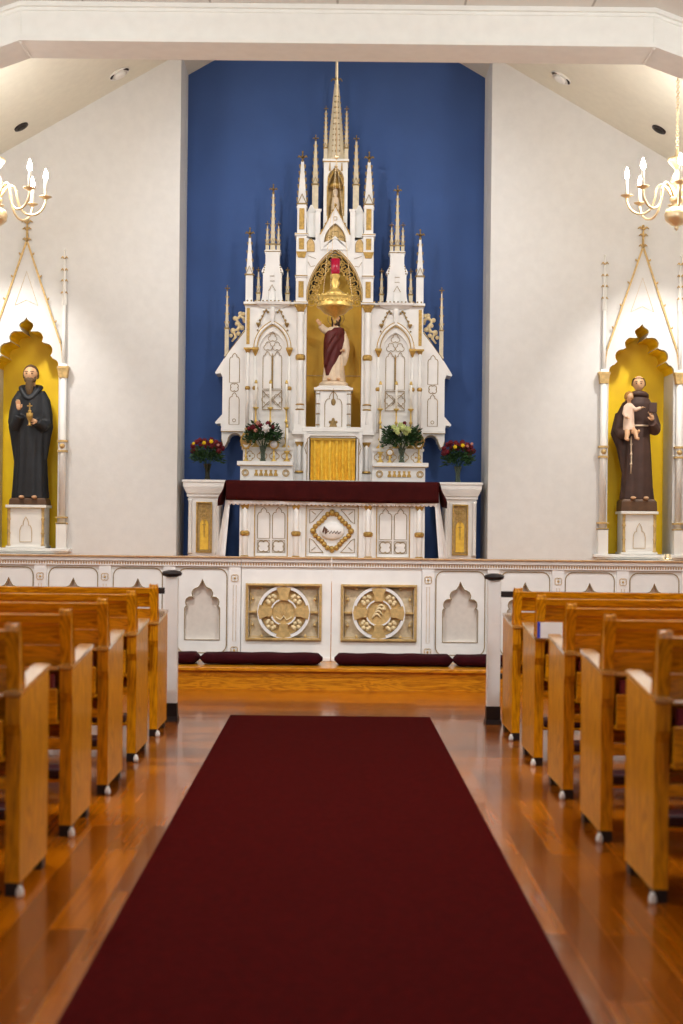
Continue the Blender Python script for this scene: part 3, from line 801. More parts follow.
# ------------------------------------------------------------------ reredos
RRY = 14.6; S2 = RRY/1400
rer = thing('altarpiece', (0, RRY, AFZ), 'tall white and gold gothic altarpiece with spires against the blue wall', 'altarpiece')
def tf2(p): return Vector((p.x*S2, p.y*S2, 1.25+p.z*S2-AFZ))
def B2(): return MB(tf2)
def pinnacle(parent, x, y, vt, vs, vb, w, name='pinnacle', levels=3, fin=3.0, w2=None, slot=False):
    """square shaft vb..vs, gabled collar, crocketed spire vs..vt, cross finial (px units)"""
    zt, zs, zb = zz(vt), zz(vs), zz(vb); w2 = w2 or w*.95; fin *= 1.2
    m_ = B2()
    m_.frus(x, y, zb, w, w, zs, w, w)
    m_.frus(x, y, zb, w*1.35, w*1.35, zb+1.5, w*1.2, w*1.2)
    top = zt-fin*1.3
    m_.lathe([(w2*1.35, zs), (w2*.42, top)], x, y, 0, 4, a0=PI/4, smooth=False)
    p = m_.build(name, 'white' if w > 3.3 else 'aged', parent)
    g = B2()
    g.frus(x, y, zs-.9, w*1.35, w*1.35, zs+.5, w*1.3, w*1.3)
    for (ax, ay) in ((0, -1),):   # small gable over the shaft face
        g.line([(x-w*1.1, zs-1), (x, zs+w*2.3), (x+w*1.1, zs-1)], y-w*1.15, max(.4, w*.16))
    for k in range(levels):
        f_ = (k+.7)/(levels+.4); z = zs+(top-zs)*f_; r_ = w2*(1.35+(.42-1.35)*f_)*.72
        for (a, b_) in ((-1, -1), (1, -1), (1, 1), (-1, 1)):
            s_ = max(.75, w*.27)
            g.frus(x+a*(r_+s_*.6), y+b_*(r_+s_*.6), z-s_, s_*.5, s_*.5, z+s_*1.1, s_*.9, s_*.9)
    g.build('crockets', 'goldline', p)
    q = B2(); zf = top
    q.ball(x, y, zf+.3, fin*.22, n=8); q.tube([(x, y, zf), (x, y, zt)], [fin*.12, fin*.08], 6)
    for (a, b_) in ((-1, 0), (1, 0), (0, -1), (0, 1)):
        q.tube([(x, y, zf+fin*.5), (x+a*fin*.5, y+b_*fin*.5, zf+fin*.75), (x+a*fin*.62, y+b_*fin*.62, zf+fin*.55)], [fin*.13, fin*.14, fin*.08], 5)
    q.ball(x, y, zt, fin*.14, n=6); q.build('finial', 'goldline', p)
    if slot:
        g = B2(); g.box(x-w*.42, x+w*.42, y-w-.25, y-w+.2, zb+(zs-zb)*.16, zs-(zs-zb)*.14); g.build('gilt_slot', 'gold', p)
    return p
# --- lower body, gradines
b = B2(); b.box(-90, 90, 2, 38, -47, zz(430)); b.build('base', 'white', rer, .003)
for sg in (-1, 1):
    # side bay
    b = B2()
    c = sg*61.5
    arch_hole = arch_pts(c, zz(352), 15.5, 24)
    b.prism(rect(min(sg*29.5, sg*89), max(sg*29.5, sg*89), zz(464), zz(304)), 3, 38)
    b.prism([(sg*37, zz(464)), (sg*89, zz(464)), (sg*89, zz(304)), (sg*37, zz(304))], 0, 3.2, [lancet(c, zz(448), zz(352), 13.5, 20)])
    bay = b.build('side_bay', 'white', rer, .002)
    b = B2()   # cornice
    b.prism([(sg*36, zz(303)), (sg*90.5, zz(303)), (sg*90.5, zz(305.5)), (sg*36, zz(305.5))], -3, 38)
    b.frus(c, 1, zz(309), 10, 2, zz(305.5), 17, 6); b.frus(c, 0, zz(305.5), 17, 6, zz(303), 18, 7)
    b.build('cornice', 'white', bay, .002)
    g = B2(); g.line([(sg*36, zz(305.8)), (c-sg*17, zz(305.8)), (c+sg*17, zz(305.8)), (sg*90.5, zz(305.8))], -3.6, .6)
    for k in range(13): x = sg*(40+k*3.9); g.ball(x, -3, zz(301.9), .9, n=6)
    g.build('gilt_edge', 'goldline', bay)
    b = B2(); b.frus(c, -2.5, zz(325), 1.2, 1, zz(309), 2.2, 3); b.build('corbel_shaft', 'white', bay)
    # arch hood
    g = B2()
    pts = arch_pts(c, zz(349), 17, 25.5)
    g.tube([(x, -1.2, z) for x, z in pts], 1.5, 6, flat=1.2)
    pts = arch_pts(c, zz(349), 14.4, 22)
    g.build('arch_hood', 'white', bay)
    g = B2(); g.line(arch_pts(c, zz(349), 18.6, 27.4), -1.5, .6); g.line(arch_pts(c, zz(349), 15.3, 23.2), -1.5, .6)
    for q in (-1, 1):
        X = c+q*17; g.frus(X, -1, zz(357), .5, .5, zz(350.5), 3.2, 3); g.box(X-3.4, X+3.4, -4, 0, zz(350.5), zz(348.5))
    X = sg*86; g.frus(X, -1, zz(356), .6, .5, zz(350.5), 3, 3); g.box(X-4, X+4, -4, 0, zz(350.5), zz(348.8))
    g.build('gilt_hood_edges', 'gold', bay)
    # drooping crocketed bars
    g = B2()
    for q in (-1, 1):
        P = [(c+q*6.5, zz(310)), (c+q*10, zz(317)), (c+q*13.2, zz(324))]
        g.line(P, -1.2, .7)
        for (x, z) in [(c+q*6.5, zz(311)), (c+q*8.6, zz(312.5)), (c+q*4.8, zz(313)), (c+q*10.3, zz(317)), (c+q*12.6, zz(321))]: g.ball(x, -1.2, z, 1.2, n=6)
        g.frus(c+q*14.2, -1.4, zz(328), .5, .5, zz(325), 2, 2); g.box(c+q*14.2-2.2, c+q*14.2+2.2, -3.4, 0, zz(325), zz(323.8))
        g.ball(c+q*15, -1, zz(331), .9, n=6)
    g.build('crocketed_spray', 'goldline', bay)
    # tracery
    g = B2()
    for k in range(3):
        a = R(90+120*k); rr = 5.2
        g.line(foil(c+rr*math.cos(a), zz(344)+rr*math.sin(a)*1.15, 4.7, 3, 5, a), 1.6, .42, True)
    for q in (-1, 1):
        g.line(cusped(c+q*5, zz(389), zz(358), 4.4, 6.5), 1.8, .42, True)
        g.line(foil(c+q*5, zz(400), 5.5, 4, 5, 0), 1.8, .3, True)
        g.line([(c+q*9, zz(392)), (c+q*1, zz(400)), (c+q*9, zz(408))], 1.6, .5)
    g.line(rect(c-9.5, c+9.5, zz(410), zz(390.5)), 1.6, .6, True)
    g.line([(c, zz(354)), (c, zz(389))], 1.2, .6)
    g.build('tracery', 'goldline', bay)
    # colonnettes with tiny marks
    b = B2()
    for X in (c-17, c+17): b.lathe([(1.6, 0), (1.6, 75)], X, -1, zz(432), 10)
    b.lathe([(1.8, 0), (1.8, 80)], sg*86, -1, zz(432), 10)
    b.build('colonnette', 'white', bay)
    g = B2()
    for X in (c-17, c+17, sg*86):
        g.lathe([(1.7, -2), (2.6, -1), (2.6, 1), (1.7, 2)], X, -1.2, zz(389), 6)
    g.build('colonnette_band', 'gold', bay)
    g = B2(); g.prism(rect(sg*86-1.6, sg*86+1.6, zz(345), zz(309)), -.8, .2, [rect(sg*86-.9, sg*86+.9, zz(344), zz(310))]); g.prism(rect(sg*86-.8, sg*86+.8, zz(344), zz(310)), -.4, .2); g.build('gilt_slot', 'gold', bay)
    # wing
    b = B2()
    W = [(89, zz(330)), (107, zz(354)), (111.5, zz(361)), (119, zz(373)), (118.5, zz(374.5)), (113.5, zz(373.5)), (111.5, zz(378)), (111.5, zz(415)), (118.5, zz(423)), (118, zz(424.5)), (113, zz(424)), (112, zz(430)), (89, zz(430))]
    b.prism([(sg*x, z) for x, z in W], 5, 34); wing = b.build('wing', 'white', rer, .002)
    b = B2(); b.box(sg*87, sg*112.5, 3, 34, zz(432), zz(429)); b.build('wing_cornice', 'white', wing, .002)
    g = B2(); g.line([(sg*88, zz(432.3)), (sg*112.5, zz(432.3))], 3.2, .5); g.line([(sg*89.5, zz(331)), (sg*107, zz(354)), (sg*110, zz(359))], 5, .45); g.build('gilt_edge', 'goldline', wing)
    b = B2()
    BR = [(112, zz(432)), (112, zz(440)), (110, zz(448))]+[(108, zz(446)), (106.5, zz(442))]+[(x, z) for x, z in arch_pts(98.5, zz(441), 6.8, 6.5, 6)[::-1]]+[(90, zz(441)), (89, zz(432))]
    b.prism([(sg*x, z) for x, z in BR], 6, 30); b.build('wing_bracket', 'white', wing, .002)
    g = B2(); g.line([(sg*x, z) for x, z in arch_pts(98.5, zz(441), 7, 7, 6)]+[], 5.8, .55); g.line([(sg*(105.5), zz(441)), (sg*108, zz(446.5)), (sg*110, zz(448.5)), (sg*112, zz(440))], 5.8, .5); g.build('gilt_edge', 'goldline', wing)
    g = B2(); xc = sg*99.5
    g.line(cusped(xc, zz(383), zz(360), 5, 6.5), 4.8, .5, True); g.line(foil(xc, zz(388), 4.6, 4), 4.8, .5, True)
    g.line(cusped(xc, zz(425), zz(400), 5, 7), 4.8, .5, True); g.line(circ(xc, zz(421), 1.6, 8), 4.8, .4, True)
    g.build('tracery', 'goldline', wing)
    # acanthus scroll on the wing's slope
    g = B2()
    sp = [(103, 341), (99, 336), (101.5, 330), (97, 329), (95, 324), (98.5, 319), (95, 315), (91.5, 317), (90.5, 322)]
    g.tube([(sg*x, 12, zz(v)) for x, v in sp], [.8, 1.6, 1.4, 2, 1.8, 1.4, 2.2, 1.8, 1.2], 6)
    for (x, v, r_) in [(102, 330, 2.2), (104, 335, 1.6), (98, 323, 1.8), (100, 317.5, 1.9), (94.5, 313, 2.0), (93, 327, 2), (96.5, 333, 1.8), (91.5, 313, 1.6)]: g.ball(sg*x, 12, zz(v), r_*1.3, 1, .7, 1, 8)
    g.tube([(sg*90, 10, zz(330)), (sg*107, 10, zz(355))], .9, 5)
    g.build('acanthus_scroll', 'creamgold', rer)
    pinnacle(rer, sg*108, 10, 285, 328, 356, 1.9, levels=4, fin=3.5)
    # upper works of the side bay
    pinnacle(rer, sg*85.8, 10, 227, 274, 303, 3.6, levels=4, fin=6)
    pinnacle(rer, sg*76.8, 12, 266, 292, 303, 1.9, levels=2, fin=3)
    pinnacle(rer, sg*47.4, 12, 266, 292, 303, 1.9, levels=2, fin=3)
    xC = sg*62.6
    b = B2()
    T = [(11.2, zz(303)), (10, zz(296)), (9.4, zz(290)), (9.4, zz(273)), (11.0, zz(271)), (9.6, zz(268)), (7.6, zz(265)), (7.0, zz(262)), (7.0, zz(253)), (8.2, zz(251.5)), (8.2, zz(250)), (7, zz(249.5))]
    b.prism([(xC-x, z) for x, z in T]+[(xC+x, z) for x, z in T[::-1]], 5, 20)
    tw = b.build('turret', 'white', rer, .002)
    b = B2(); b.frus(xC, 5, zz(303), 3.2, 3, zz(292), 2.6, 2.4); b.frus(xC, 5, zz(292), 1.6, 1.4, zz(272), 1.2, 1); b.build('buttress', 'white', tw)
    g = B2(); g.line([(xC-3.4, zz(291)), (xC, zz(285)), (xC+3.4, zz(291))], 2.2, .5)
    for v in (276, 281): g.line([(xC-2.5, zz(v)), (xC+2.5, zz(v))], 3.2, .35)
    g.line([(xC-8.2, zz(251)), (xC+8.2, zz(251))], 4.4, .6)
    for q in (-1, 1):
        for k in range(4): g.ball(xC+q*(8.8-.4*k), 5, zz(272-2.4*k), .8, n=6)
    g.build('gilt_edge', 'goldline', tw)
    pinnacle(tw, xC, 10, 183, 243, 250, 2.4, 'turret_spire', 7, 5.5)
    for q in (-1, 1): pinnacle(tw, xC+q*5.6, 10, 220, 243, 250, 1.6, 'turret_spire', 3, 3)
    # main column of the centre
    x = sg*33.5
    b = B2()
    b.box(x-5.2, x+5.2, -2, 20, zz(312), zz(236)); b.box(x-6.8, x+6.8, -4, 20, zz(236.5), zz(234)); b.box(x-6, x+6, -3.4, 18, zz(278), zz(276))
    b.box(x-7, x+7, -4.5, 8, zz(304.5), zz(302.5)); b.box(x-5.5, x+5.5, -.8, 22, zz(432), zz(312))
    b.lathe([(3.4, 0), (3.4, 112)], x, -2, zz(425), 14)
    b.box(x-5.8, x+5.8, -5, 4, zz(432), zz(411)); b.box(x-7.5, x+7.5, -6.5, 6, zz(435), zz(431.5))
    b.box(x-5.5, x+5.5, -2, 20, zz(482), zz(435)); b.lathe([(2.4, 0), (2.4, 28)], x, -3.4, zz(473), 10); b.box(x-6, x+6, -6, 6, zz(482), zz(474))
    b.box(x-4.5, x+4.5, -1, 18, zz(236), zz(205))
    col_ = b.build('main_column', 'white', rer, .002)
    g = B2()
    g.frus(x, -2, zz(312.5), 3, 2.4, zz(305.5), 6.4, 4.6)
    for q in (-1, 1): g.ball(x+q*4.6, -5, zz(307), 1.5, n=8)
    g.lathe([(3.6, -3), (4.9, -1.6), (4.9, 1.6), (3.6, 3)], x, -2, zz(358), 8)
    for v in (405, 410): g.lathe([(3.6, -.8), (4.6, 0), (3.6, .8)], x, -2, zz(v), 12)
    g.frus(x, -3.6, zz(447), 2.2, 1.6, zz(442.5), 4.6, 3.2); g.lathe([(2.6, -1.4), (4.6, -1), (3.8, .8)], x, -3.6, zz(472), 12)
    g.frus(x, -1.8, zz(258.5), 3.2, 1.4, zz(252.5), 5.4, 2.4)
    g.build('gilt_capital', 'gold', col_)
    g = B2()
    for (v0, v1) in ((298, 282), (250, 239), (230, 209)):
        g.box(x-2.0, x+2.0, -2.6 if v0 != 230 else -1.6, -1.9 if v0 != 230 else -.9, zz(v0), zz(v1))
        g.line(rect(x-2.3, x+2.3, zz(v0), zz(v1)), -2.6 if v0 != 230 else -1.6, .4, True)
    for v in (276.5, 303, 235): g.line([(x-6.5, zz(v)), (x+6.5, zz(v))], -4.4, .5)
    g.build('gilt_slot', 'gold', col_)
    pinnacle(col_, x, 8, 150, 203, 207, 4.2, 'column_spire', 6, 6.5, 4.6)
    # inner flying pinnacles
    pinnacle(rer, sg*20.5, 12, 132, 182, 236, 3.0, levels=6, fin=4)
    b = B2(); b.frus(sg*17.3, 3, zz(252), 2.4, 2.4, zz(211), 2.4, 2.4); b.frus(sg*17.3, 3, zz(211), 3.2, 3, zz(209), 3.6, 3.4); b.build('slender_column', 'white', rer)
    b = B2(); b.frus(sg*24, 10, zz(236), 4, 4, zz(212), 5.2, 4); b.frus(sg*24, 10, zz(212), 5.2, 4, zz(203), 1, 1); b.build('flying_buttress', 'white2', rer)
    pinnacle(rer, sg*10.4, 8, 104, 146, 160, 1.9, levels=8, fin=3)
# --- centre: niche frame with pointed opening
hole = lancet(0, zz(427), zz(300), 27.6, 51, 16)
b = B2()
b.prism([(-29.5, zz(432)), (29.5, zz(432)), (29.5, zz(238)), (18, zz(241)), (9, zz(244)), (0, zz(243)), (-9, zz(244)), (-18, zz(241)), (-29.5, zz(238))], 0, 8, [hole]); fr = b.build('niche_frame', 'white', rer, .002)
b = B2(); b.prism(lancet(0, zz(432), zz(312), 28.5, 52, 12), 34, 38); b.build('niche_back', 'goldwall', fr)
b = B2(); b.box(-28.5, 28.5, 35.5, 38, zz(330), zz(236)); b.build('niche_shade_panel', 'dark', fr)  # dark panel colours in the shade behind the pierced tracery
b = B2()
for q in (-1, 1): b.box(q*27.6, q*29.4, 8, 34, zz(432), zz(300))
b.build('niche_side', 'goldwall', fr)
b = B2(); b.line([(-27.6, zz(372)), (27.6, zz(372))], 33.6, .8); b.build('niche_joint', 'antique', fr)
b = B2(); b.box(-29, 29, 8, 35, zz(437), zz(429)); b.box(-30.5, 30.5, -7, 8, zz(432), zz(428)); b.box(-29, 29, -4, 8, zz(435), zz(432)); b.build('niche_sill', 'white', fr, .002)
g = B2(); g.line(arch_pts(0, zz(300), 28.2, 52, 16), -.6, .6)
g.build('arch_edge', 'gold', fr)
# pierced gilt tracery hanging in the arch head
g = B2()
A1 = arch_pts(0, zz(300), 27, 50, 16)
A2 = arch_pts(0, zz(304), 18.5, 41, 16)
g.line(A1, 3, 1.0); g.line(A2, 3, .7)
A3 = arch_pts(0, zz(302), 22.8, 45.5, 11)
for i, (x, z) in enumerate(A3[:]):
    rr = 3.6 if i % 2 == 0 else 2.6
    g.line(circ(x, z, rr, 12), 3, .65, True)
    g.ball(x, 3, z, 1.0, n=6)
    if 0 < i < len(A3)-1:
        sx = -1 if x > 0 else 1
        g.tube([(x, 3, z), (x+sx*3.6, 3, z-1.5), (x+sx*4.5, 3, z-4.5), (x+sx*2.6, 3, z-5.5)], [.8, .8, .7, 1.0], 5)
g.build('arch_tracery', 'gold', fr)
# gable over the arch with its inner tracery light
b = B2()
b.prism([(-15.5, zz(238)), (-14.5, zz(234)), (0, zz(207.5)), (14.5, zz(234)), (15.5, zz(238)), (13.5, zz(250)), (0, zz(236)), (-13.5, zz(250))], -2, 7, [arch_pts(0, zz(243), 11.2, 19.5, 8)[::1]+[(5, zz(240.5)), (0, zz(238.6)), (-5, zz(240.5))]])
gab = b.build('gable', 'white', rer, .002)
b = B2(); b.prism(arch_pts(0, zz(246), 12.6, 23, 8), 2, 3.5); b.build('gable_tracery_ground', 'antique', gab)
g = B2(); g.line([(-15, zz(235)), (0, zz(206.8)), (15, zz(235))], -2.8, .8); g.ball(0, -2.5, zz(205.5), 1.6, n=8)
for k in range(4):
    f_ = (k+.5)/4.2
    for q in (-1, 1): g.ball(q*(15-15*f_), -2.6, zz(235)+28*f_+.8, 1.0, n=6)
g.line(foil(0, zz(219), 2, 4), -2.5, .35, True); g.build('gilt_edge', 'gold', gab)
g = B2(); g.line(arch_pts(0, zz(244), 11, 19.6, 8), 1, .5)
for q in (-1, 0, 1): g.line(foil(q*6, zz(240-(6 if q == 0 else 0)), 4, 4), 1.2, .35, True)
g.line(arch_pts(-5.5, zz(243), 5, 8, 5), 1.2, .3); g.line(arch_pts(5.5, zz(243), 5, 8, 5), 1.2, .3)
g.build('gable_tracery', 'goldline', gab)
for sg in (-1, 1):   # little blind arches in the spandrels
    b = B2(); b.prism(lancet(sg*24.5, zz(252), zz(246), 4, 7, 6), -.8, .4); b.build('spandrel_panel', 'antique', fr)
    g = B2(); g.line(lancet(sg*24.5, zz(252), zz(246), 4, 7, 6), -1, .4, True); g.line([(sg*27, zz(262)), (sg*24, zz(267)), (sg*20, zz(266))], -.6, .3); g.line([(sg*27, zz(256)), (sg*19, zz(259))], -.6, .3); g.build('spandrel_edge', 'goldline', fr)
# --- central tower and great spire
b = B2()
b.prism([(-12, zz(252)), (12, zz(252)), (12, zz(158)), (-12, zz(158))], 4, 9, [lancet(0, zz(236), zz(178), 7.8, 10)])
b.box(-12, 12, 20, 26, zz(252), zz(158)); b.box(-12, -8, 9, 20, zz(252), zz(158)); b.box(8, 12, 9, 20, zz(252), zz(158)); b.box(-12, 12, 9, 20, zz(165), zz(158))
b.box(-13.2, 13.2, 2.8, 27, zz(160.5), zz(158)); tow = b.build('central_tower', 'white2', rer, .002)
b = B2(); b.box(-8, 8, 19, 20.2, zz(240), zz(165)); b.build('tower_niche_back', 'antique', tow)
g = B2(); g.line([(-13, zz(160.8)), (13, zz(160.8))], 2.6, .7); g.line([(-8, zz(182)), (0, zz(167)), (8, zz(182))], 3, .9); g.line(lancet(0, zz(236), zz(178), 7.8, 10), 3.4, .5, True)
for q in (-1, 1):
    g.frus(q*6, 3, zz(170), .8, .8, zz(162), .3, .3); g.line([(q*8.5, zz(185)), (q*8.5, zz(215))], 3.4, .45)
    for k in range(4): g.ball(q*(1.6+1.8*k), 2.6, zz(168.5+3.2*k), 1.1, n=6)
g.ball(0, 2.6, zz(166), 1.5, n=8); g.build('tower_gilding', 'gold', tow)
b = B2(); b.lathe([(5.2, 0), (5, 6), (3.4, 9), (2.6, 22), (3.6, 28), (4.2, 34), (3, 41), (1.2, 42.5), (2.0, 44), (2.4, 47), (1.6, 50), (.2, 51.5)], 0, 13, zz(236), 14, 1, .75)
b.build('tower_figure', 'robe', tow)
g = B2(); g.lathe([(6.8, 0), (7.4, 1.5), (7, 4), (4.2, 5.5), (3.2, 9), (.4, 15)], 0, 13, zz(185), 8); g.build('tower_canopy', 'gold', tow)
b = B2(); b.lathe([(10.4, 0), (9.6, 2), (3.0, 72), (1.9, 79), (1.5, 98), (1.1, 106)], 0, 12, zz(158), 8, a0=PI/8, smooth=False)
for v in (87, 81): b.lathe([(2.2, -.6), (3.1, 0), (2.2, .6)], 0, 12, zz(v), 8)
spire = b.build('great_spire', 'aged', rer)
g = B2()
for k in range(11):
    f_ = k/11; z = zz(150)+62*f_; r_ = 9.4-6.2*f_
    g.box(-.9, .9, 12-r_*.93-.3, 12-r_*.93+.5, z-1.1, z+1.1)
    for a in (PI/8, 3*PI/8+PI/4, 5*PI/8+PI/4, 7*PI/8+PI/2, -PI/8, -3*PI/8):
        g.ball(r_*math.cos(a), 12+r_*math.sin(a), z, .75, n=6)
g.build('crockets', 'goldline', spire)
g = B2()
for a in range(4):
    t_ = a*PI/2; g.tube([(0, 12, zz(77)), (4*math.cos(t_), 12+4*math.sin(t_), zz(75)), (5.6*math.cos(t_), 12+5.6*math.sin(t_), zz(77.5))], [1.0, 1.0, .6], 5)
g.ball(0, 12, zz(75), 2.2, n=8)
g.tube([(0, 12, zz(52)), (0, 12, zz(36))], .9, 6); g.tube([(-5, 12, zz(43)), (5, 12, zz(43))], .9, 6)
g.build('finial', 'goldline', spire)
# statue plinth inside the niche
b = B2(); b.frus(0, 15, zz(432), 17.6, 14, zz(390), 17.6, 14); b.box(-19.5, 19.5, 0, 30, zz(390), zz(387.5)); b.frus(0, 15, zz(387.5), 18, 14, zz(385), 14, 11)
for q in (-1, 1): b.lathe([(1.6, 0), (1.6, 36)], q*15.4, .4, zz(428), 10)
pl_ = b.build('statue_plinth', 'white', rer, .002)
g = B2(); g.line(cusped(0, zz(427), zz(404), 8.6, 13), .6, .45, True); g.line([(-19.5, zz(390.4)), (19.5, zz(390.4))], -.4, .6); g.ball(0, .6, zz(402), 3, .8, .3, 1.2, 10)
g.tube([(0, .4, zz(388)), (0, .4, zz(399))], .5, 5); g.frus(0, .6, zz(427), 4, .6, zz(418), 1, .6); g.ball(-3, .6, zz(422), 1.5, n=6); g.ball(3, .6, zz(422), 1.5, n=6)
for q in (-1, 1):
    for v in (394, 404, 414, 425): g.lathe([(1.7, -.6), (2.3, 0), (1.7, .6)], q*15.4, .4, zz(v), 8)
g.build('plinth_gilding', 'goldline', pl_)
# tabernacle block and frame
b = B2(); b.prism([(-29, -47), (29, -47), (29, zz(435)), (-29, zz(435))], -12, 2, [rect(-23.5, 23.5, zz(481), zz(438.5))]); b.box(-24, 24, -1, 2, -47, zz(437)); tb = b.build('tabernacle_frame', 'white', rer, .002)
g = B2(); g.line([(-25.5, zz(481)), (-25.5, zz(440)), (-22, zz(437)), (22, zz(437)), (25.5, zz(440)), (25.5, zz(481))], -12.5, .55)
for q in (-1, 1):
    g.line([(q*26, zz(443)), (q*28, zz(449)), (q*26, zz(455))], -12.5, .4)
g.build('gilt_edge', 'goldline', tb)
cu = B2(); vs = []; fs = []; n = 200; rows = 14
for j in range(rows+1):
    for i in range(n+1):
        u = i/n; x = -22.2+44.4*u
        y = -7.5+3.0*math.sin(u*2*PI*6.5+.3*math.sin(j*.3)+.8*math.sin(u*9))*(.4+.6*j/rows)
        vs.append((x, y, zz(439.5)-(41)*j/rows))
for j in range(rows):
    for i in range(n): a = j*(n+1)+i; fs.append((a, a+n+1, a+n+2, a+1))
cu.add(vs, fs, True); cu.box(-22.5, 22.5, -9.5, -7, zz(441), zz(438.8)); cv = cu.build('tabernacle_curtain', 'silk', tb)
# gradines (stepped shelves) on the altar either side
for sg in (-1, 1):
    b = B2(); xa, xb = sg*39, sg*92
    b.box(sg*39, sg*91, -22, 2, -45, zz(467)); b.box(sg*39, sg*94, -25, 2, zz(467), zz(463.2)); b.box(sg*39, sg*89, -8, 2, zz(463.2), zz(451)); b.box(sg*39, sg*90.5, -10, 2, zz(451), zz(448.5))
    gr = b.build('gradine', 'white', rer, .002)
    g = B2()
    for X in (sg*86, sg*46): g.line(circ(X, zz(474.5), 3.2, 12), -22.5, .55, True); g.line(foil(X, zz(474.5), 2.2, 4), -22.5, .4, True)
    for k in range(5): X = sg*(56+k*4.8); g.prism([(X-2, zz(477.5)), (X+2, zz(477.5)), (X+2, zz(476)), (X+.9, zz(474)), (X+1.5, zz(471.5)), (X-1.5, zz(471.5)), (X-.9, zz(474)), (X-2, zz(476))], -22.8, -21.5)
    for k in range(4): X = sg*(46+k*12.2); g.line(foil(X, zz(457.2), 5, 4, 5, 0), -8.4, .45, True); g.ball(X, -8.2, zz(457.2), 1, n=6)
    g.line([(sg*39, zz(467.3)), (sg*94, zz(467.3))], -25.2, .35)
    g.build('gilt_pattern', 'gold', gr)

# ------------------------------------------------------------------ statues
def head(mb, c, r, tilt=0, turn=0):
    """head with brow, nose, jaw and ears; r = half height, faces -y"""
    vs = []; fs = []; n = 20; k = 14
    for i in range(k+1):
        ph = PI*i/k; z = math.cos(ph)
        for j in range(n):
            a = 2*PI*j/n; x = math.sin(ph)*math.cos(a)*.74; y = math.sin(ph)*math.sin(a)*.88
            if z < 0: x *= 1+.28*z; y *= 1+.1*z
            if y < 0:
                nx_ = math.exp(-(x/.14)**2)
                y -= .2*nx_*math.exp(-((z+.12)/.16)**2)+.1*nx_*math.exp(-((z+.02)/.2)**2)
                y += .09*math.exp(-((abs(x)-.27)/.14)**2)*math.exp(-((z-.06)/.12)**2)
                y -= .06*math.exp(-(x/.35)**2)*math.exp(-((z-.25)/.14)**2)
                y -= .07*math.exp(-(x/.2)**2)*math.exp(-((z+.78)/.14)**2)
                y -= .045*math.exp(-(x/.2)**2)*math.exp(-((z+.47)/.07)**2)
            if abs(y) < .2 and abs(x) > .6 and -.3 < z < .25: x *= 1.13
            vs.append((x, y, z))
    for i in range(k):
        for j in range(n): fs.append((i*n+j, (i+1)*n+j, (i+1)*n+(j+1) % n, i*n+(j+1) % n))
    Rm = Matrix.Rotation(turn, 3, 'Z') @ Matrix.Rotation(tilt, 3, 'X')
    mb.add([Vector(c)+Rm @ (Vector(p)*r) for p in vs], fs, True)
    return Rm
def hand(mb, w, d, up, s=1.0, curl=.5, side=1):
    """palm at wrist w, fingers along d, back of hand facing up; s = hand length"""
    d = Vector(d).normalized(); up = Vector(up); up = (up-d*up.dot(d)).normalized(); sd = d.cross(up)*side
    w = Vector(w)
    mb.tube([w, w+d*s*.16, w+d*s*.38, w+d*s*.5], [s*.13, s*.19, s*.21, s*.17], 8, flat=.55)
    for k, (off, ln) in enumerate(((-.145, .40), (-.05, .46), (.05, .43), (.14, .34))):
        b0 = w+d*s*.46+sd*s*off
        p1 = b0+d*s*ln*.4-up*s*.03*curl; p2 = p1+(d*math.cos(curl)-up*math.sin(curl))*s*ln*.33; p3 = p2+(d*math.cos(curl*2)-up*math.sin(curl*2))*s*ln*.27
        mb.tube([b0-d*s*.08, p1, p2, p3], [s*.062, s*.058, s*.05, s*.036], 6)
    t0 = w+d*s*.14-sd*s*.13; t1 = t0+(d*.5-sd*.6-up*.25).normalized()*s*.22; t2 = t1+(d*.85-sd*.15-up*.4).normalized()*s*.2
    mb.tube([t0, t1, t2], [s*.08, s*.066, s*.045], 6)
def robe(mb, rings, n=56, folds=9, amp=.06, z0=0, seed=0):
    """rings: (z, cx, cy, rx, ry, foldfactor)"""
    vs = []; fs = []; rg = random.Random(seed); ph = [rg.uniform(0, 6) for _ in range(4)]
    # interpolate rings smoothly
    R2 = []
    for i in range(len(rings)-1):
        a, b_ = rings[i], rings[i+1]; m = 4
        for q in range(m):
            t = q/m; R2.append(tuple(a[k]+(b_[k]-a[k])*t for k in range(6)))
    R2.append(rings[-1])
    for (z, cx, cy, rx, ry, ff) in R2:
        for j in range(n):
            a = 2*PI*j/n
            f_ = 1+amp*ff*(math.sin(folds*a+ph[0]+z*1.5)*.6+.5*math.sin((folds*2-3)*a+ph[1]-z*2)+.4*math.sin(4*a+ph[2]))
            vs.append((cx+rx*f_*math.cos(a), cy+ry*f_*math.sin(a), z0+z))
    k = len(R2)
    for i in range(k-1):
        for j in range(n): fs.append((i*n+j, i*n+(j+1) % n, (i+1)*n+(j+1) % n, (i+1)*n+j))
    fs.append(tuple(range(n))[::-1]); fs.append(tuple((k-1)*n+j for j in range(n)))
    mb.add(vs, fs, True)
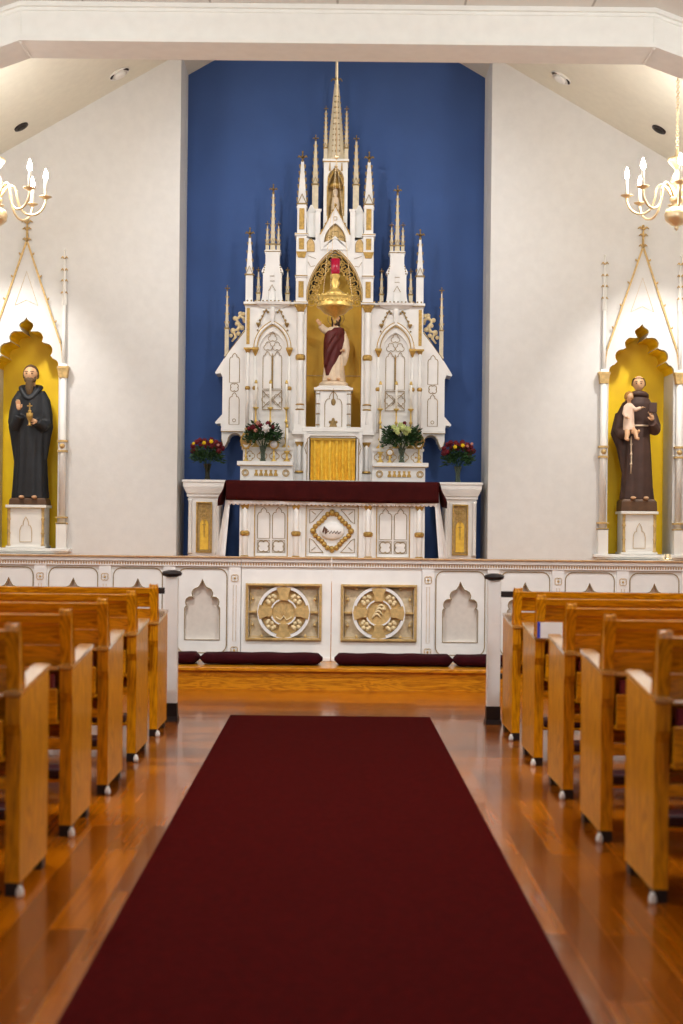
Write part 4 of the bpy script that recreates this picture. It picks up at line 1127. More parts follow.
def hair_cap(mb, c, r, Rm, low=-.1, face=.15, thick=1.09, top=1.0, nfold=0):
    """shell round the skull, open at the face; low = how far it reaches down at the back"""
    vs = []; fs = []; n = 24; k = 10
    idx = {}
    for i in range(k+1):
        for j in range(n):
            a = 2*PI*j/n; back = math.sin(a)  # +1 at back, -1 at face
            zlow = low if back > -.35 else face+.35*max(0, -back-.35)
            zt = top; z = zt+(zlow-zt)*i/k; z = max(-1.6, z)
            zz_ = max(-.55, min(.995, z)); rad = math.sqrt(max(0.0001, 1-zz_*zz_))
            w_ = 1+.03*math.sin(nfold*a) if nfold else 1
            vs.append((rad*math.cos(a)*.77*thick*w_, rad*math.sin(a)*.91*thick*w_, z*1.06))
    for i in range(k):
        for j in range(n): fs.append((i*n+j, (i+1)*n+j, (i+1)*n+(j+1) % n, i*n+(j+1) % n))
    fs.append(tuple(range(n))); fs.append(tuple(k*n+j for j in range(n))[::-1])
    mb.add([Vector(c)+Rm @ (Vector(p)*r) for p in vs], fs, True)

def eyes(t, c, r, Rm):
    for q, nm in ((-1, 'eye'), (1, 'eye')):
        m_ = MB(); p = Vector(c)+Rm @ Vector((q*.27*r, -.80*r, .06*r)); m_.ball(p.x, p.y, p.z, .085*r, 1.25, .6, .7, 8)
        p2 = Vector(c)+Rm @ Vector((q*.28*r, -.86*r, .24*r)); sd = Rm @ Vector((.2*r, 0, 0))
        m_.tube([p2-sd, p2+Vector((0, 0, .04*r)), p2+sd], .035*r, 5); m_.build(nm, 'hair', t)
SS = .0102   # metres per pixel where the side statues stand
# ---- left: bearded monk in black
def monk_black(x, y, z):
    t = thing('statue', (x, y, z), 'painted statue of a bearded monk in a black habit holding a chalice, left niche', 'statue')
    s = SS
    m_ = MB(); m_.frus(0, 0, 0, .19, .13, .055, .185, .125); m_.frus(0, 0, .055, .18, .12, .07, .175, .115); m_.build('base', 'brownbase', t, .005)
    m_ = MB()
    robe(m_, [(.07, .0, 0, .185, .12, 1), (.2, .0, 0, .175, .115, 1), (.5, .0, 0, .158, .105, 1), (.8, .005, 0, .16, .105, .8), (.95, .01, .0, .155, .11, .5), (1.1, .01, .0, .14, .10, .3), (1.17, .008, .0, .10, .085, .2), (1.215, .005, .0, .075, .07, 0)], amp=.055, folds=8, seed=2)
    # mantle falling over the arms
    for sg in (-1, 1):
        m_.tube([(sg*.085, .01, 1.15), (sg*.135, .0, 1.06), (sg*.16, -.01, .93), (sg*.165, -.02, .84), (sg*.14, -.08, .80), (sg*.09, -.13, .85 if sg > 0 else .91)], [.06, .065, .065, .065, .06, .048], 12)
        m_.tube([(sg*.155, .0, 1.0), (sg*.175, .0, .8), (sg*.165, .0, .7), (sg*.15, 0, .45)], [.055, .055, .045, .02], 10)
    m_.build('habit', 'habitb', t, remesh=.009)
    m_ = MB()    # cowl
    m_.tube([(.1*math.cos(a)*1.0, .0+.075*math.sin(a)-.01, 1.20+.02*math.sin(a)-.10*max(0, -math.sin(a))**3) for a in [2*PI*i/20 for i in range(20)]], .027, 10, closed=True)
    m_.build('cowl', 'habitb', t)
    m_ = MB(); m_.tube([(0, 0, 1.16), (0, -.005, 1.27)], [.05, .042], 12); Rm = head(m_, (0, -.02, 1.335), .098); m_.build('head', 'skin', t)
    m_ = MB(); hand(m_, (-.085, -.17, .96), (-.1, -.15, 1), (0, 1, .2), .12, .25, 1); m_.build('hand', 'skin', t)
    m_ = MB(); hand(m_, (.10, -.17, .84), (-.9, -.25, .35), (.2, -1, .2), .11, 1.0, 1)
    m_.build('hand', 'skin', t)
    m_ = MB(); hair_cap(m_, (0, -.012, 1.337), .099, Rm, -.35, .5, 1.07, .985); m_.build('hair', 'beard', t)
    eyes(t, (0, -.02, 1.335), .098, Rm)
    m_ = MB(); m_.ball(0, -.085, 1.215, .048, .9, .6, 2.1, 14); m_.ball(0, -.085, 1.27, .045, 1.1, .5, .8, 12)
    for q in (-1, 1): m_.ball(q*.045, -.055, 1.29, .026, .7, .8, 1.5, 8)
    m_.build('beard', 'beard', t)
    m_ = MB(); m_.lathe([(.026, -.06), (.012, -.045), (.01, -.02), (.02, 0), (.033, .03), (.036, .065), (.03, .07)], .03, -.2, .86, 14)
    m_.ball(.03, -.2, .945, .018, 1, .4, 1); ch = m_.build('chalice', 'gold', t)
    m_ = MB(); m_.box(.024, .036, -.206, -.194, .96, 1.03); m_.box(.005, .055, -.206, -.194, .995, 1.007); m_.build('cross', 'gold', t)
    
    for fx in (-.06, .07):
        m_ = MB(); m_.ball(fx, -.13, .08, .028, 1, 1.6, .6); m_.build('foot', 'skin', t)
monk_black(-3.105, 14.38, 1.25+(534-508)*SS)
def monk_brown(x, y, z):
    t = thing('statue', (x, y, z), 'painted statue of a tonsured friar in a brown habit carrying a small child, right niche', 'statue')
    m_ = MB(); m_.frus(0, 0, 0, .185, .13, .10, .18, .125); m_.frus(0, 0, .10, .18, .125, .125, .155, .11); m_.build('base', 'brownbase', t, .006)
    m_ = MB()
    robe(m_, [(.12, .0, 0, .175, .11, 1), (.25, .0, 0, .16, .105, 1), (.55, .0, 0, .145, .098, 1), (.8, .005, 0, .125, .09, .8), (.86, .01, .0, .118, .085, .3), (.95, .01, .0, .135, .09, .3), (1.1, .0, .0, .15, .095, .2), (1.16, .0, .0, .115, .08, .1), (1.2, 0, 0, .06, .06, 0)], amp=.06, folds=7, seed=5)
    m_.tube([(.10, .01, 1.1), (.15, .01, .98), (.175, -.01, .87), (.165, -.07, .83), (.12, -.14, .90)], [.05, .058, .065, .06, .044], 12)
    m_.tube([(-.10, .01, 1.1), (-.16, .02, .97), (-.18, .0, .83), (-.165, -.08, .79), (-.10, -.15, .80)], [.055, .062, .07, .06, .045], 12)
    m_.tube([(-.17, .05, 1.0), (-.21, .04, .8), (-.16, .03, .66), (-.14, .0, .4)], [.05, .06, .05, .02], 10)
    m_.build('habit', 'habitn', t, remesh=.009)
    m_ = MB(); m_.tube([(.085*math.cos(a), .065*math.sin(a)-.005, 1.175-.03*math.sin(a)) for a in [2*PI*i/16 for i in range(16)]], .03, 10, closed=True); m_.build('cowl', 'habitn', t)
    m_ = MB(); m_.tube([(0, 0, 1.15), (.0, -.005, 1.24)], [.045, .038], 12); Rm = head(m_, (.005, -.02, 1.305), .083, R(4), R(-12)); m_.build('head', 'skin', t)
    m_ = MB(); hand(m_, (.115, -.17, .92), (-.25, -.3, .9), (.6, -.7, 0), .12, .6, 1); m_.build('hand', 'skin', t)
    m_ = MB(); hand(m_, (-.10, -.18, .80), (1, -.2, .0), (0, -.7, -.7), .11, .8, -1)
    m_.build('hand', 'skin', t)
    m_ = MB(); hair_cap(m_, (.005, -.015, 1.305), .085, Rm, -.2, .5, 1.1, .66, 9); m_.build('hair', 'hair', t)
    eyes(t, (.005, -.02, 1.305), .083, Rm)
    m_ = MB(); m_.tube([(.122*math.cos(a)+.008, .092*math.sin(a), .875) for a in [2*PI*i/18 for i in range(18)]], .009, 6, closed=True)
    m_.tube([(-.08, -.1, .87), (-.09, -.13, .7), (-.085, -.125, .5), (-.09, -.125, .38)], .007, 6)
    for zz_ in (.68, .58, .48): m_.ball(-.088, -.127, zz_, .013)
    m_.build('cord', 'robe', t)
    
    for fx in (-.06, .07):
        m_ = MB(); m_.ball(fx, -.12, .135, .028, 1, 1.6, .6); m_.build('foot', 'skin', t)
    # the child seated on his arm
    c = MB()
    robe(c, [(.82, -.11, -.13, .062, .055, .6), (.9, -.115, -.12, .055, .05, .6), (1.0, -.11, -.115, .05, .042, .3), (1.07, -.11, -.11, .055, .04, .1), (1.1, -.11, -.11, .025, .025, 0)], n=28, folds=6, amp=.07, seed=3)
    c.tube([(-.09, -.12, 1.06), (-.05, -.15, 1.03), (-.0, -.16, 1.05)], [.025, .023, .018], 8)
    c.tube([(-.145, -.12, 1.06), (-.165, -.14, .99), (-.15, -.17, .95)], [.025, .023, .018], 8)
    ch = c.build('child_tunic', 'childrobe', t, remesh=.006)
    c = MB(); c.tube([(-.11, -.11, 1.08), (-.112, -.112, 1.13)], .02, 8); R2_ = head(c, (-.112, -.118, 1.165), .052, 0, R(25)); c.build('child_head', 'skin', ch)
    c = MB(); hand(c, (.0, -.16, 1.05), (1, -.2, .15), (0, 0, 1), .05, .4); c.build('child_hand', 'skin', ch); c = MB(); hand(c, (-.15, -.175, .95), (.5, -.5, -.2), (0, 0, 1), .05, .5); c.build('child_hand', 'skin', ch)
    c = MB(); c.tube([(-.13, -.14, .84), (-.14, -.18, .78), (-.15, -.18, .73), (-.135, -.21, .72)], [.03, .026, .02, .016], 8)
    c.build('child_leg', 'skin', ch)
    c = MB(); c.tube([(-.09, -.14, .84), (-.06, -.19, .80), (-.05, -.19, .74), (-.035, -.22, .73)], [.03, .026, .02, .016], 8)
    c.build('child_leg', 'skin', ch)
    c = MB(); hair_cap(c, (-.112, -.116, 1.165), .054, R2_, -.4, .5, 1.12, .99, 9); c.build('child_hair', 'blond', ch)
    m_ = MB(); m_.box(.07, .15, -.215, -.19, 1.0, 1.10); m_.build('book', 'habitn', t, .003)
monk_brown(3.125, 14.38, 1.25+(534-508)*SS)
# ---- centre: robed figure in maroon mantle
def christ(x, y, z, label):
    t = thing('statue', (x, y, z), label, 'statue')
    m_ = MB(); m_.lathe([(.15, 0), (.155, .03), (.13, .05)], 0, 0, 0, 20, 1, .8); m_.build('base', 'robe', t)
    m_ = MB()
    robe(m_, [(.05, .0, 0, .12, .09, 1), (.2, .0, 0, .105, .085, 1), (.35, 0.005, 0, .10, .08, .8), (.5, .01, 0, .105, .08, .5), (.58, .012, 0, .10, .075, .3), (.63, .012, 0, .06, .05, 0)], n=44, folds=7, amp=.07, seed=4)
    m_.tube([(.08, 0, .58), (.115, 0, .48), (.12, -.02, .40), (.12, -.04, .3), (.115, -.03, .22)], [.04, .045, .05, .035, .012], 10)
    m_.tube([(-.07, 0, .58), (-.11, -.03, .60), (-.145, -.06, .635)], [.04, .038, .032], 10)
    m_.build('robe', 'robe', t, remesh=.008)
    m_ = MB()
    robe(m_, [(.11, -.06, -.01, .03, .07, .5), (.22, -.03, -.01, .075, .085, 1), (.35, -.005, -.01, .105, .09, 1), (.48, .005, -.005, .115, .09, .7), (.57, .012, 0, .108, .085, .4), (.62, .03, 0, .07, .06, .1)], n=40, folds=6, amp=.06, seed=9)
    m_.tube([(.07, -.02, .6), (.02, -.095, .5), (-.06, -.1, .36), (-.09, -.08, .22)], [.04, .035, .035, .02], 8)
    m_.build('mantle', 'mantle', t, remesh=.008)
    m_ = MB(); m_.tube([(.012, 0, .6), (.012, 0, .68)], [.028, .024], 10); Rm = head(m_, (.018, -.01, .715), .058, 0, R(-5)); m_.build('head', 'skin', t)
    m_ = MB(); hand(m_, (-.145, -.065, .635), (-.5, -.3, .8), (.3, -1, 0), .085, .3, -1); m_.build('hand', 'skin', t)
    m_ = MB(); hand(m_, (.115, -.07, .38), (-.6, -.5, -.1), (0, -.3, 1), .075, .6)
    m_.build('hand', 'skin', t)
    eyes(t, (.018, -.01, .715), .058, Rm)
    m_ = MB(); hair_cap(m_, (.018, -.006, .715), .06, Rm, -1.3, .5, 1.14, .99, 7); m_.ball(.018, -.055, .665, .022, 1, .7, 1.3); m_.build('hair', 'hair', t)
    
    for fx in (-.05, .05):
        m_ = MB(); m_.ball(fx, -.1, .07, .022, 1, 1.6, .7); m_.build('foot', 'skin', t)
    m_ = MB(); m_.tube([(.018+.085*math.cos(a), .05, .73+.085*math.sin(a)) for a in [2*PI*i/24 for i in range(24)]], .006, 6, closed=True); m_.build('halo', 'gold', t)
christ(.0, 14.77, 1.25+(534-385)*S2, 'painted statue in a maroon mantle over a cream robe, central gold niche')

# ------------------------------------------------------------------ side shrines
def shrine(sg, label):
    cx = sg*NX
    t = thing('wall_shrine', (cx, WALLY, .66), label, 'shrine', 'gothic wall shrines')
    s = .010214; tf = (lambda p: Vector((p.x*s, p.y, 1.25+(p.z-3.2)*s-.66)))
    NB = lambda: MB(tf, s)
    # gable: face plate with crocketed edges
    no = [((x-cx)/s, (z-1.25)/s+3.2) for x, z in niche_outline(sg)]
    g = NB()
    inner = [p for p in no if p[1] > zz(366)]
    g.prism([(-36, zz(366)), (-32.6, zz(366))]+[(x, z) for x, z in inner[::-1]]+[(32.6, zz(366)), (36, zz(366)), (36, zz(345)), (0, zz(240)), (-36, zz(345))], -.025, -.001)
    g.build('gable', 'wall', t)
    g = NB()
    for q in (-1, 1):
        g.line([(q*34.5, zz(343)), (0, zz(241))], -.035, 1.3)
        for f_ in (.2, .42, .64, .86):
            x, z = q*34.5*(1-f_), zz(343)+102*f_; g.tube([(x, -.035, z), (x+q*2.2, -.04, z+.6), (x+q*2.6, -.04, z+2)], [.8, 1, .6], 5)
        g.line([(q*34.5, zz(343)), (q*36, zz(352)), (q*37, zz(366))], -.03, .8)
    g.line([(0, zz(272)), (11.5, zz(306)), (0, zz(300.5)), (-11.5, zz(306))], -.028, .3, True)
    g.build('gilt_edge', 'antique', t)
    g = NB()
    g.tube([(0, -.03, zz(242)), (0, -.03, zz(222))], [1.4, .9], 6)
    for v, w in ((240, 4.2), (229.5, 4.2), (222.5, 5.5)):
        for q in (-1, 1): g.tube([(0, -.03, zz(v+1.5)), (q*w*.6, -.035, zz(v-1)), (q*w, -.035, zz(v+.5))], [1.1, 1.1, .6], 5)
    g.ball(0, -.03, zz(220.5), 1.6, 1, s, 1, 8); g.build('finial', 'antique', t)
    for q in (-1, 1):
        X = q*37.8
        c = NB(); c.lathe([(3.4, 0), (3.4, 155)], X, -.035, zz(523), 12, 1, s); c.lathe([(1.8, 0), (1.8, 64)], X, -.03, zz(369), 8, 1, s)
        c.box(X-5, X+5, -.08, 0, zz(548), zz(523)); c.frus(X, -.035, zz(367), 4.5, .045, zz(364), 3.2, .03)
        cc = c.build('column', 'white2', t)
        g = NB(); g.box(X-5.8, X+5.8, -.085, -.001, zz(369), zz(366.5)); g.frus(X, -.035, zz(378), 4, .04, zz(369), 5.2, .045)
        for v in (441, 451): g.box(X-4.8, X+4.8, -.075, -.001, zz(v+1), zz(v-1))
        for v in (517, 523): g.box(X-5.6, X+5.6, -.08, -.001, zz(v+.8), zz(v-.8))
        g.ball(X, -.06, zz(446), 2.8, 1, s, 1, 8)
        g.build('gilt_capital', 'antique', cc)
        c = NB(); c.lathe([(2.6, 0), (.6, 54)], X, -.03, zz(305), 4, 1, s, a0=0, smooth=False); c.ball(X, -.03, zz(250), 1.2, 1, s, 1, 8); pk = c.build('pinnacle', 'white2', cc)
        g = NB()
        for v in (270, 281, 293, 258):
            for w in (-1, 1): g.tube([(X, -.03, zz(v+1)), (X+w*2.2, -.035, zz(v-1)), (X+w*3.4, -.035, zz(v+.8))], [.9, .9, .5], 5)
        g.build('crockets', 'antique', pk)
    c = NB(); c.box(-47, 47, -.10, 0, zz(551), zz(548)); c.box(-44, 44, -.07, 0, zz(553), zz(551)); c.box(-31.5, 31.5, -.17, 0, zz(557), zz(553.5)); c.box(-31.5, 31.5, 0, .40, zz(551), zz(548)); c.build('shelf', 'white2', t, .004)
    c = NB(); c.box(-30, 30, -.14, 0, -57, zz(557)); c.box(-32, 32, -.16, 0, -57.7, -52); tb_ = c.build('cabinet', 'white2', t, .004)
    g = NB(); g.line(rect(-26, 26, zz(582), zz(561)), -.142, .6, True); g.build('cabinet_panel', 'goldline', tb_)
    # statue pedestal
    return t
shrine(-1, 'gothic gabled shrine frame around the niche of the black-robed monk, left wall')
shrine(1, 'gothic gabled shrine frame around the niche of the brown-robed friar, right wall')
def niche_pedestal(x, y, v0, hw, label):
    t = thing('statue_pedestal', (x, y, 1.25+(534-551.2)*SS+.002), label, 'pedestal', 'statue pedestals in the niches')
    s = SS; zb = 534-551.2; tf = (lambda p: Vector((p.x*s, p.y*s, (p.z-zb)*s)))
    m_ = MB(tf); m_.box(-hw+2, hw-2, -13, 13, zb, zz(v0)-3); m_.box(-hw, hw, -15.5, 15, zz(v0)-3, zz(v0)-.3); m_.box(-hw+.5, hw-.5, -15, 14.5, zb, zb+2); m_.build('block', 'white2', t, .003)
    for q in (-1, 1):
        m_ = MB(tf); H = zz(v0)-3-zb-2
        m_.lathe([(1.6, 0), (2.2, .8), (1.4, 1.6), (1.4, H*.3), (2.0, H*.33), (1.4, H*.36), (1.4, H*.66), (2, H*.7), (1.4, H*.74), (1.5, H-1.5), (2.3, H)], q*(hw-3.2), -13.6, zb+2, 10); m_.build('colonnette', 'antique', t)
    m_ = MB(tf); m_.line(cusped(0, zb+6, zb+17, 6, 14), -13.4, .35, True); m_.line([(-hw, zz(v0)-3.3), (hw, zz(v0)-3.3)], -15.6, .4); m_.build('gilt_line', 'antique', t)
niche_pedestal(-3.12, 14.4, 508, 20.2, 'white pedestal under the black-robed monk')
niche_pedestal(3.13, 14.4, 508, 18.6, 'white pedestal under the brown-robed friar')
t = thing('votive_candle', (3.40, 14.2, 1.25+zz(553)*.010214-.0), 'small lit votive candle in glass on the right shrine shelf', 'candle')
t.location.z = 1.25+zz(548)*.010214; 
t.location = (3.405, 14.2, 1.25+(zz(553.5)-3.2)*.010214+.001)
m_ = MB(); m_.lathe([(.028, 0), (.033, .01), (.034, .065), (.031, .065), (.028, .012), (.001, .01)], 0, 0, 0, 16); m_.build('glass_cup', 'clear', t)
m_ = MB(); m_.lathe([(.026, .012), (.028, .052), (.002, .058)], 0, 0, 0, 12); m_.build('lit_wax', 'votive', t)

# ------------------------------------------------------------------ altar ornaments
def z_at(v): return 1.25+(534-v)*S2
GY1 = RRY-.165      # lower ledge (v 463.2)
GY2 = RRY-.055      # upper ledge (v 448.5)
SC = 1400
def put(u_dx, y): return u_dx*y/1400
def candlestick(label, dx, y, vb, vpan, vtop, first=[None]):
    S_ = y/1400; zb = 1.25+(534-vb)*S_; hp = (vb-vpan)*S_; ht = (vb-vtop)*S_
    t = thing('candlestick', (dx*S_, y, zb+.001), label, 'candlestick', 'altar candlesticks')
    m_ = MB(); m_.lathe([(.045, 0), (.042, .012), (.02, .035), (.012, .05), (.010, .08), (.02, .095), (.022, .10), (.010, .115), (.008, hp*.6), (.016, hp*.64), (.018, hp*.66), (.008, hp*.7), (.008, hp-.03), (.014, hp-.02), (.034, hp), (.03, hp+.004), (.01, hp+.002)], 0, 0, 0, 14)
    m_.build('stand', 'brasslamp', t)
    m_ = MB(); m_.lathe([(.0115, hp), (.0115, ht-.012), (.003, ht-.006)], 0, 0, 0, 10); c_ = m_.build('candle', 'candle', t)
    m_ = MB(); m_.lathe([(.014, ht-.035), (.017, ht-.028), (.010, ht-.004), (.002, ht+.006)], 0, 0, 0, 10); m_.build('candle_follower', 'brasslamp', c_)
for sg, sd in ((-1, 'left'), (1, 'right')):
    for dx, nm in ((77.5, 'outer'), (63, 'middle'), (47, 'inner')):
        candlestick('%s one of the three tall gilt candlesticks on the %s upper altar shelf' % (nm, sd), sg*dx, GY2, 448.5, 408.5, 381)
candlestick('low gilt candlestick with white candle beside the left bouquet on the lower shelf', -46, GY1-.02, 463.2, 452, 425)
candlestick('low gilt candlestick with white candle beside the right bouquet on the lower shelf', 47.5, GY1-.02, 463.2, 452, 425)

def monstrance(label, dx, y, vb, vc, ro, oval=1.3, mt='gold'):
    S_ = y/1400; zb = 1.25+(534-vb)*S_; h = (vb-vc)*S_; r_ = ro*S_
    t = thing('reliquary', (dx*S_, y, zb+.001), label, 'reliquary')
    m_ = MB(); m_.lathe([(.04, 0), (.038, .01), (.014, .03), (.009, .05), (.018, .06), (.008, .072), (.008, h-r_*oval)], 0, 0, 0, 14, 1, .8); m_.build('stand', 'brasslamp', t)
    m_ = MB(); m_.tube([(r_*math.cos(a), 0, h+r_*oval*math.sin(a)) for a in [2*PI*i/24 for i in range(24)]], r_*.26, 8, closed=True)
    for k in range(12):
        a = 2*PI*k/12; m_.tube([(r_*1.1*math.cos(a), 0, h+r_*oval*1.1*math.sin(a)), (r_*1.42*math.cos(a), 0, h+r_*oval*1.36*math.sin(a))], [r_*.16, r_*.05], 5)
    m_.tube([(0, 0, h+r_*oval*1.2), (0, 0, h+r_*oval*1.9)], r_*.1, 5); m_.tube([(-r_*.35, 0, h+r_*oval*1.65), (r_*.35, 0, h+r_*oval*1.65)], r_*.1, 5)
    m_.build('frame', mt, t)
    m_ = MB(); m_.tube([(0, -.008, h), (0, .008, h)], r_*.86, 20); m_.build('disc', 'antique' if oval > 1.1 else 'lace', t)
monstrance('tall oval gilt reliquary at the outer end of the left shelf', -87, GY1, 463.2, 442, 4.6, 1.6)
monstrance('tall oval gilt reliquary at the outer end of the right shelf', 86, GY1, 463.2, 441, 4.4, 1.5)
monstrance('small round gilt reliquary with a pale disc right of the left bouquet', -59, GY1-.01, 463.2, 445, 4.2, 1.0)
monstrance('small round gilt reliquary left of the right bouquet', 57, GY1-.01, 463.2, 452, 3.0, 1.0)

# ------------------------------------------------------------------ flowers
def bloom(mb, c, r, seed):
    rg = random.Random(seed); c = Vector(c)
    mb.ball(c.x, c.y, c.z, r*.55, n=8)
    for lay, (k, tilt, rr) in enumerate(((7, .35, 1.0), (6, .8, .85), (5, 1.2, .65))):
        for i in range(k):
            a = 2*PI*i/k+lay*.5+rg.random()*.2
            d = Vector((math.cos(a)*math.cos(tilt), -math.sin(tilt)*.8-.1, math.sin(a)*math.cos(tilt)+math.sin(tilt)*.2)).normalized()
            sd = d.cross(Vector((0, 1, .01))).normalized(); n_ = d.cross(sd).normalized()
            p = c+d*r*rr; q = c+d*r*rr*.55
            mb.add([c+d*r*.1, q+sd*r*.34+n_*r*.08, p+n_*r*.12, q-sd*r*.34+n_*r*.08, q-n_*r*.12], [(0, 1, 2, 3), (0, 3, 4), (0, 4, 1), (1, 4, 2), (2, 4, 3)], True)
def bouquet(label, x, y, z, vase_h, vase_r, blooms, spread, hgt, seed, leafm='leaf', vmat='smoke', nleaf=420, droop=.3):
    t = thing('flower_vase', (x, y, z+.001), label, 'flowers')
    m_ = MB(); r_ = vase_r; h = vase_h
    m_.lathe([(r_*.7, 0), (r_*.8, .004), (r_*.55, h*.25), (r_*.62, h*.6), (r_*1.0, h*.95), (r_*1.05, h), (r_*.98, h), (r_*.55, h*.6), (r_*.48, h*.25), (r_*.6, .01), (.001, .01)], 0, 0, 0, 20); m_.build('vase', vmat, t)
    rg = random.Random(seed)
    m_ = MB()
    for k in range(16):
        a = rg.uniform(0, 2*PI); q = rg.uniform(.3, .9)
        m_.tube([(r_*.2*math.cos(a+2), r_*.2*math.sin(a+2), .015), (r_*.5*math.cos(a), r_*.5*math.sin(a), h), (spread*.6*q*math.cos(a), spread*.35*q*math.sin(a), h+hgt*.5*q)], .0022, 5)
    for k in range(nleaf):
        a = rg.uniform(0, 2*PI); el = rg.uniform(-droop, 1.3); rr = rg.uniform(.35, 1)
        c = Vector((spread*rr*math.cos(a)*math.cos(el*.8), spread*.55*rr*math.sin(a)*math.cos(el*.8), h+hgt*.30+hgt*.5*rr*math.sin(el)))
        d = Vector((math.cos(a), math.sin(a)*.7, rg.uniform(-.6, .9))).normalized(); sd = d.cross(Vector((rg.uniform(-1, 1), rg.uniform(-1, 1), 1))).normalized()
        L = rg.uniform(.03, .062); w_ = L*.27; n_ = d.cross(sd)
        m_.add([c, c+d*L*.45+sd*w_+n_*.003, c+d*L-n_*.004, c+d*L*.45-sd*w_+n_*.003, c+d*L*.45-n_*.002], [(0, 1, 4), (1, 2, 4), (2, 3, 4), (3, 0, 4)])
    m_.build('foliage', leafm, t)
    for i, (dx, dy, dz, rr, mt) in enumerate(blooms):
        m_ = MB(); bloom(m_, (dx, dy-(.045 if nleaf > 600 else .015), dz), rr*(1.15 if nleaf > 600 else 1), seed*50+i); m_.build('flower', mt, t)
P = .01
def red_bouquet(sg, x, y, z, label, seed, vm):
    B = []
    rg = random.Random(seed)
    pos = [(-15, 18), (-11, 22), (-7, 19), (-12, 14.5), (-3, 23.5), (4, 24.5), (9, 22), (13, 20), (15.5, 16), (10, 16.5), (5, 18), (-1, 18), (7, 20), (-8, 24), (1, 21), (12, 13), (-15.5, 13)]
    for (a, b_) in pos: B.append((a*P, rg.uniform(-.05, .02), .17+b_*P, .037, 'redfl'))
    for (a, b_) in ([(-3, 21), (4.5, 22.5)] if sg < 0 else [(-4, 19.5), (4, 21)]): B.append((a*P, -.075, .17+b_*P, .027, 'yelfl'))
    for (a, b_) in ([(11.5, 19), (-14, 20.5)] if sg < 0 else [(13.5, 23), (9, 20.5)]): B.append((a*P, -.06, .17+b_*P, .020, 'orafl' if sg > 0 or a > 0 else 'yelfl'))
    bouquet(label, x, y, z, .17, .042, B, .165, .24, seed, 'leaf', vm, 520, .55)
red_bouquet(-1, -1.298, 14.52, 1.25+zz(481)*.01026, 'crimson and yellow bouquet in a dark vase on the left pedestal', 11, 'smoke')
red_bouquet(1, 1.298, 14.52, 1.25+zz(481)*.01026, 'crimson and yellow bouquet in a clear vase on the right pedestal', 12, 'glass')
zl = z_at(463.2)
bl = [(.035, -.07, .33, .05, 'whifl'), (-.02, -.05, .36, .03, 'redfl'), (-.10, -.04, .345, .032, 'redfl'), (.055, -.03, .385, .03, 'redfl'), (-.05, -.05, .385, .028, 'orafl'), (-.14, -.03, .33, .026, 'redfl'), (.10, -.02, .35, .025, 'redfl'), (-.07, -.06, .31, .024, 'orafl')]
bouquet('leafy bouquet with one large white flower on the left altar shelf', -69*S2, GY1-.03, zl, .16, .04, bl, .19, .30, 13, 'leaf', 'glass', 800, .45)
br_ = [(-.06, -.07, .33, .042, 'limefl'), (0, -.075, .35, .045, 'limefl'), (.055, -.06, .33, .042, 'limefl'), (-.02, -.05, .38, .036, 'limefl'), (.03, -.05, .30, .036, 'limefl'), (-.09, -.04, .36, .03, 'limefl'), (.02, -.03, .40, .026, 'redfl'), (-.05, -.09, .30, .028, 'limefl')]
bouquet('leafy bouquet with pale green flowers on the right altar shelf', 68*S2, GY1-.03, zl, .15, .04, br_, .21, .29, 14, 'leaf', 'glass', 800, .5)

# ------------------------------------------------------------------ sanctuary lamp
LY = 13.2; LS = LY/1400
lz = lambda v: 1.25+(534-v)*LS
lamp = thing('sanctuary_lamp', (0.005, LY, lz(318)), 'brass hanging sanctuary lamp with ruby glass in front of the central niche', 'lamp')
o_ = lz(318)
m_ = MB(); m_.tube([(0, 0, lz(157)-o_), (0, 0, 7.03-o_)], .0055, 6); m_.ball(0, 0, lz(157)-o_, .022, n=12); m_.lathe([(.01, 0), (.045, .02), (.05, .04)], 0, 0, 7.0-o_, 12); m_.build('hanging_rod', 'brass', lamp)
R0 = .165
for k in range(3):
    a = R(90+120*k)+.3
    m_ = MB(); n = 60
    for i in range(n):
        f0, f1 = i/n, (i+.8)/n
        zA = lz(158)-o_; zB = lz(298)-o_
        p0 = Vector((R0*f0*math.cos(a), R0*f0*math.sin(a), zA+(zB-zA)*f0)); p1 = Vector((R0*f1*math.cos(a), R0*f1*math.sin(a), zA+(zB-zA)*f1))
        m_.tube([p0, p1], .0035, 4)
    m_.build('chain', 'brass', lamp)
m_ = MB(); m_.lathe([(R0, lz(308)-o_), (R0+.008, lz(307)-o_), (R0-.002, lz(305.5)-o_), (R0-.002, lz(298)-o_), (R0+.008, lz(296.8)-o_), (R0-.01, lz(296)-o_), (R0-.014, lz(307)-o_)], 0, 0, 0, 32)
for k in range(22):
    a = 2*PI*k/22; m_.ball(R0*math.cos(a), R0*math.sin(a), lz(302)-o_, .011, n=6)
for k in range(16):
    a = 2*PI*k/16; m_.lathe([(.008, 0), (.01, .012), (.002, .024)], R0*math.cos(a), R0*math.sin(a), lz(297)-o_, 6)
m_.build('crown_ring', 'brasslamp', lamp)
m_ = MB(); m_.lathe([(.004, lz(324)-o_), (.018, lz(322)-o_), (.008, lz(320)-o_), (.04, lz(316)-o_), (.10, lz(313.5)-o_), (.14, lz(309)-o_), (R0-.004, lz(307.5)-o_), (R0-.012, lz(307)-o_), (.13, lz(308)-o_), (.02, lz(311)-o_)], 0, 0, 0, 28); m_.build('bowl', 'brasslamp', lamp)
m_ = MB(); m_.lathe([(.03, lz(311)-o_), (.07, lz(300)-o_), (.1, lz(297)-o_), (.105, lz(294)-o_), (.06, lz(291)-o_), (.03, lz(288)-o_), (.045, lz(283)-o_), (.03, lz(279)-o_), (.05, lz(276)-o_), (.046, lz(274.5)-o_)], 0, 0, 0, 20); m_.build('cup_holder', 'brasslamp', lamp)
